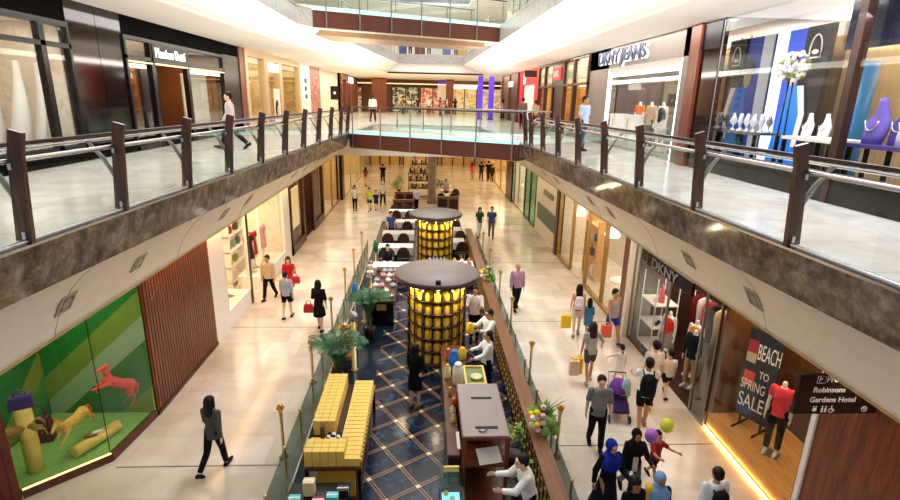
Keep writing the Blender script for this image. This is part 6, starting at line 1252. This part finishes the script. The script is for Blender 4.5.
for i, (y, mm, n) in enumerate(((6.3, m_wv, 'white'), (6.7, m_vio, 'violet'), (7.1, m_wv, 'white'), (7.45, m_wv, 'white'), (7.75, m_wv, 'white'), (8.05, m_vio, 'violet'), (8.4, m_vio, 'violet'))): bust(7.35+.15*(i % 2), y, L2+1.032, mm, '%s necklace bust on the long violet table, %s from the near end' % (n, ordinal(i)), 1.3)
for i, y in enumerate((9.3, 9.7, 10.15)): bust(7.5, y, L2+1.032, m_wv, 'white necklace bust on the white jewellery table, %s from its near end' % ordinal(i), .8)
for i in range(10):
    y = 11.38+.13*i; tag(MB().lathe((0, 0, 0), [(.06, 0), (.05, .02), (.012, .04), (.012, .1), (.05+.02*(i % 3), .2), (.03, .34), (.0, .4)], 10).build('silver_ornament', m_steel if i % 2 else m_wv, None, (7.35+.28*(i % 2), y, L2+1.03)), 'silver or white ornament standing on the glass topped bridal table', 'ornament', 'ornaments on the bridal table')
o = thing('round_screen', 'tall blue curved screen behind violet jewellery', 'screen', (8.3, 9.95, L2+.03)); MB().lathe((0, 0, 0), [(.18, 0), (.18, 2.4)], 20).build('drum', mat('blue_lacquer', (40, 120, 170), .4), o)
for i, y in enumerate((7.4, 6.9, 6.2, 9.0, 9.5)): tag(MB().lathe((0, 0, 0), [(.11, 0), (.13, .02), (.13, .12), (.02, .13), (.02, 3.2)], 12).build('pendant_lamp', m_darkwood, None, (9.6, y, 9.18-3.2+.0)), 'small dark pendant before gold curtain, %s' % ('left of three at far right', 'middle of three at far right', 'right of three at far right', 'first by the arch panel', 'second by the arch panel')[i], 'lamp')
# jeans shop goods
for y, l in ((20.2, 'left'), (18.7, 'right')):
    o = thing('pedestal', 'white fabric pedestal on %s side of jeans shop entrance' % l, 'pedestal', (7.45, y, L2+.03)); MB().box(-.25, .25, -.3, .3, 0, 1.15).build('block', m_white, o); MB().box(-.26, .26, -.02, .02, .2, 1.0).build('mark', m_grey, o)
o = thing('lit_screen', 'tall blue lit poster screen at right of jeans shop', 'screen', (8.1, 16.6, L2+.03)); MB().box(-.05, .05, -.3, .3, .1, 2.2).build('screen_face', lamp('blue_screen', (60, 84, 210), 1.2), o); MB().box(-.15, .15, -.3, .3, 0, .1).build('foot', m_black, o); MB().prism([(-.06, -.1, .5), (-.06, .1, .5), (-.06, .14, 1.3), (-.06, .05, 1.9), (-.06, -.1, 1.8)], (.01, 0, 0)).build('figure_shape', mat('poster_pink', (220, 150, 190), .5), o)
o = thing('wall_panel', 'cream lit panel with dark arch at back of jeans shop', 'panel', (10.15, 17.3, L2+1.0)); MB().box(-.04, .04, -1.2, 1.2, 0, 1.3).build('board', lamp('cream_lit', (240, 224, 190), 1.0), o); MB().box(-.07, -.04, -.7, .1, 0, .8).build('dark_arch', m_black, o)
# ================================================================== camera and light
f_px = 522.0
vY = Vector((-26, 152, -f_px)).normalized(); vD = Vector((-40, -1800, -f_px)); vD = (vD-vY*vD.dot(vY)).normalized()
vZ = -vD; vX = vY.cross(vZ)
cam = bpy.data.cameras.new('camera'); co = bpy.data.objects.new('camera', cam); COL.objects.link(co)
co.matrix_world = Matrix((vX, vY, vZ)).to_4x4(); co.location = (0, 0, 7.1)
cam.sensor_width = 36; cam.lens = f_px/900*36; cam.clip_start = .05; cam.clip_end = 300; SC.camera = co
w = bpy.data.worlds.new('world'); SC.world = w; w.use_nodes = True
w.node_tree.nodes['Background'].inputs[0].default_value = lin((236, 242, 255)); w.node_tree.nodes['Background'].inputs[1].default_value = .45
# unseen area light added above the void; strips of lamps in galleries and corridors
area('skylight_fill', (1.0, 30, 17.5), 6, 38, 2900, (236, 244, 255), spread=100)
for s in (-1, 1):
    area('gallery_lamps', (s*6.6, 14, 9.0), 1.4, 24, 640, (250, 244, 240))
    area('gallery_lamps', (s*6.2, 40, 9.0), 2.4, 20, 420, (255, 232, 204))
    area('corridor_lamps', (s*5.8, 20 if s < 0 else 12, 3.5), .2, 18 if s < 0 else 22, 150 if s < 0 else 50, (255, 192, 118) if s < 0 else (255, 244, 232))
    area('corridor_lamps', (s*5.8, 40, 3.5), .2, 34, 110, (255, 220, 170))
    area('third_level_fill', (s*4.9, 30, 12.2), 1.0, 32, 420, (255, 246, 232))  # unseen strips hung in mid-air over the third level floor, lighting the void
# unseen lights in mid-air over the void, set to brighten the white cove
area('cove_wash', (-3.2, 20, 8.2), .4, 36, 640, (255, 246, 232), (0, rad(150), 0)); area('cove_wash', (3.0, 20, 8.2), .4, 36, 640, (255, 246, 232), (0, rad(-150), 0))
area('far_lamps', (0, 52, 8.9), 14, 14, 1000, (255, 222, 170)); area('far_lower_lamps', (0, 46, 4.4), 12, 24, 520, (255, 226, 176))
area('top_level_lamps', (0, 50, 14.2), 14, 6, 500, (255, 246, 236))
area('spill_fill', (6.85, 8.6, 8.6), .5, 8, 190, (226, 224, 255), (0, rad(28), 0))  # unseen lavender light added outside the bridal glass to brighten the gallery floor
vs = SC.view_settings; vs.view_transform = 'Standard'; vs.look = 'None'; vs.gamma = 1; vs.use_curve_mapping = False; vs.exposure = 0.0
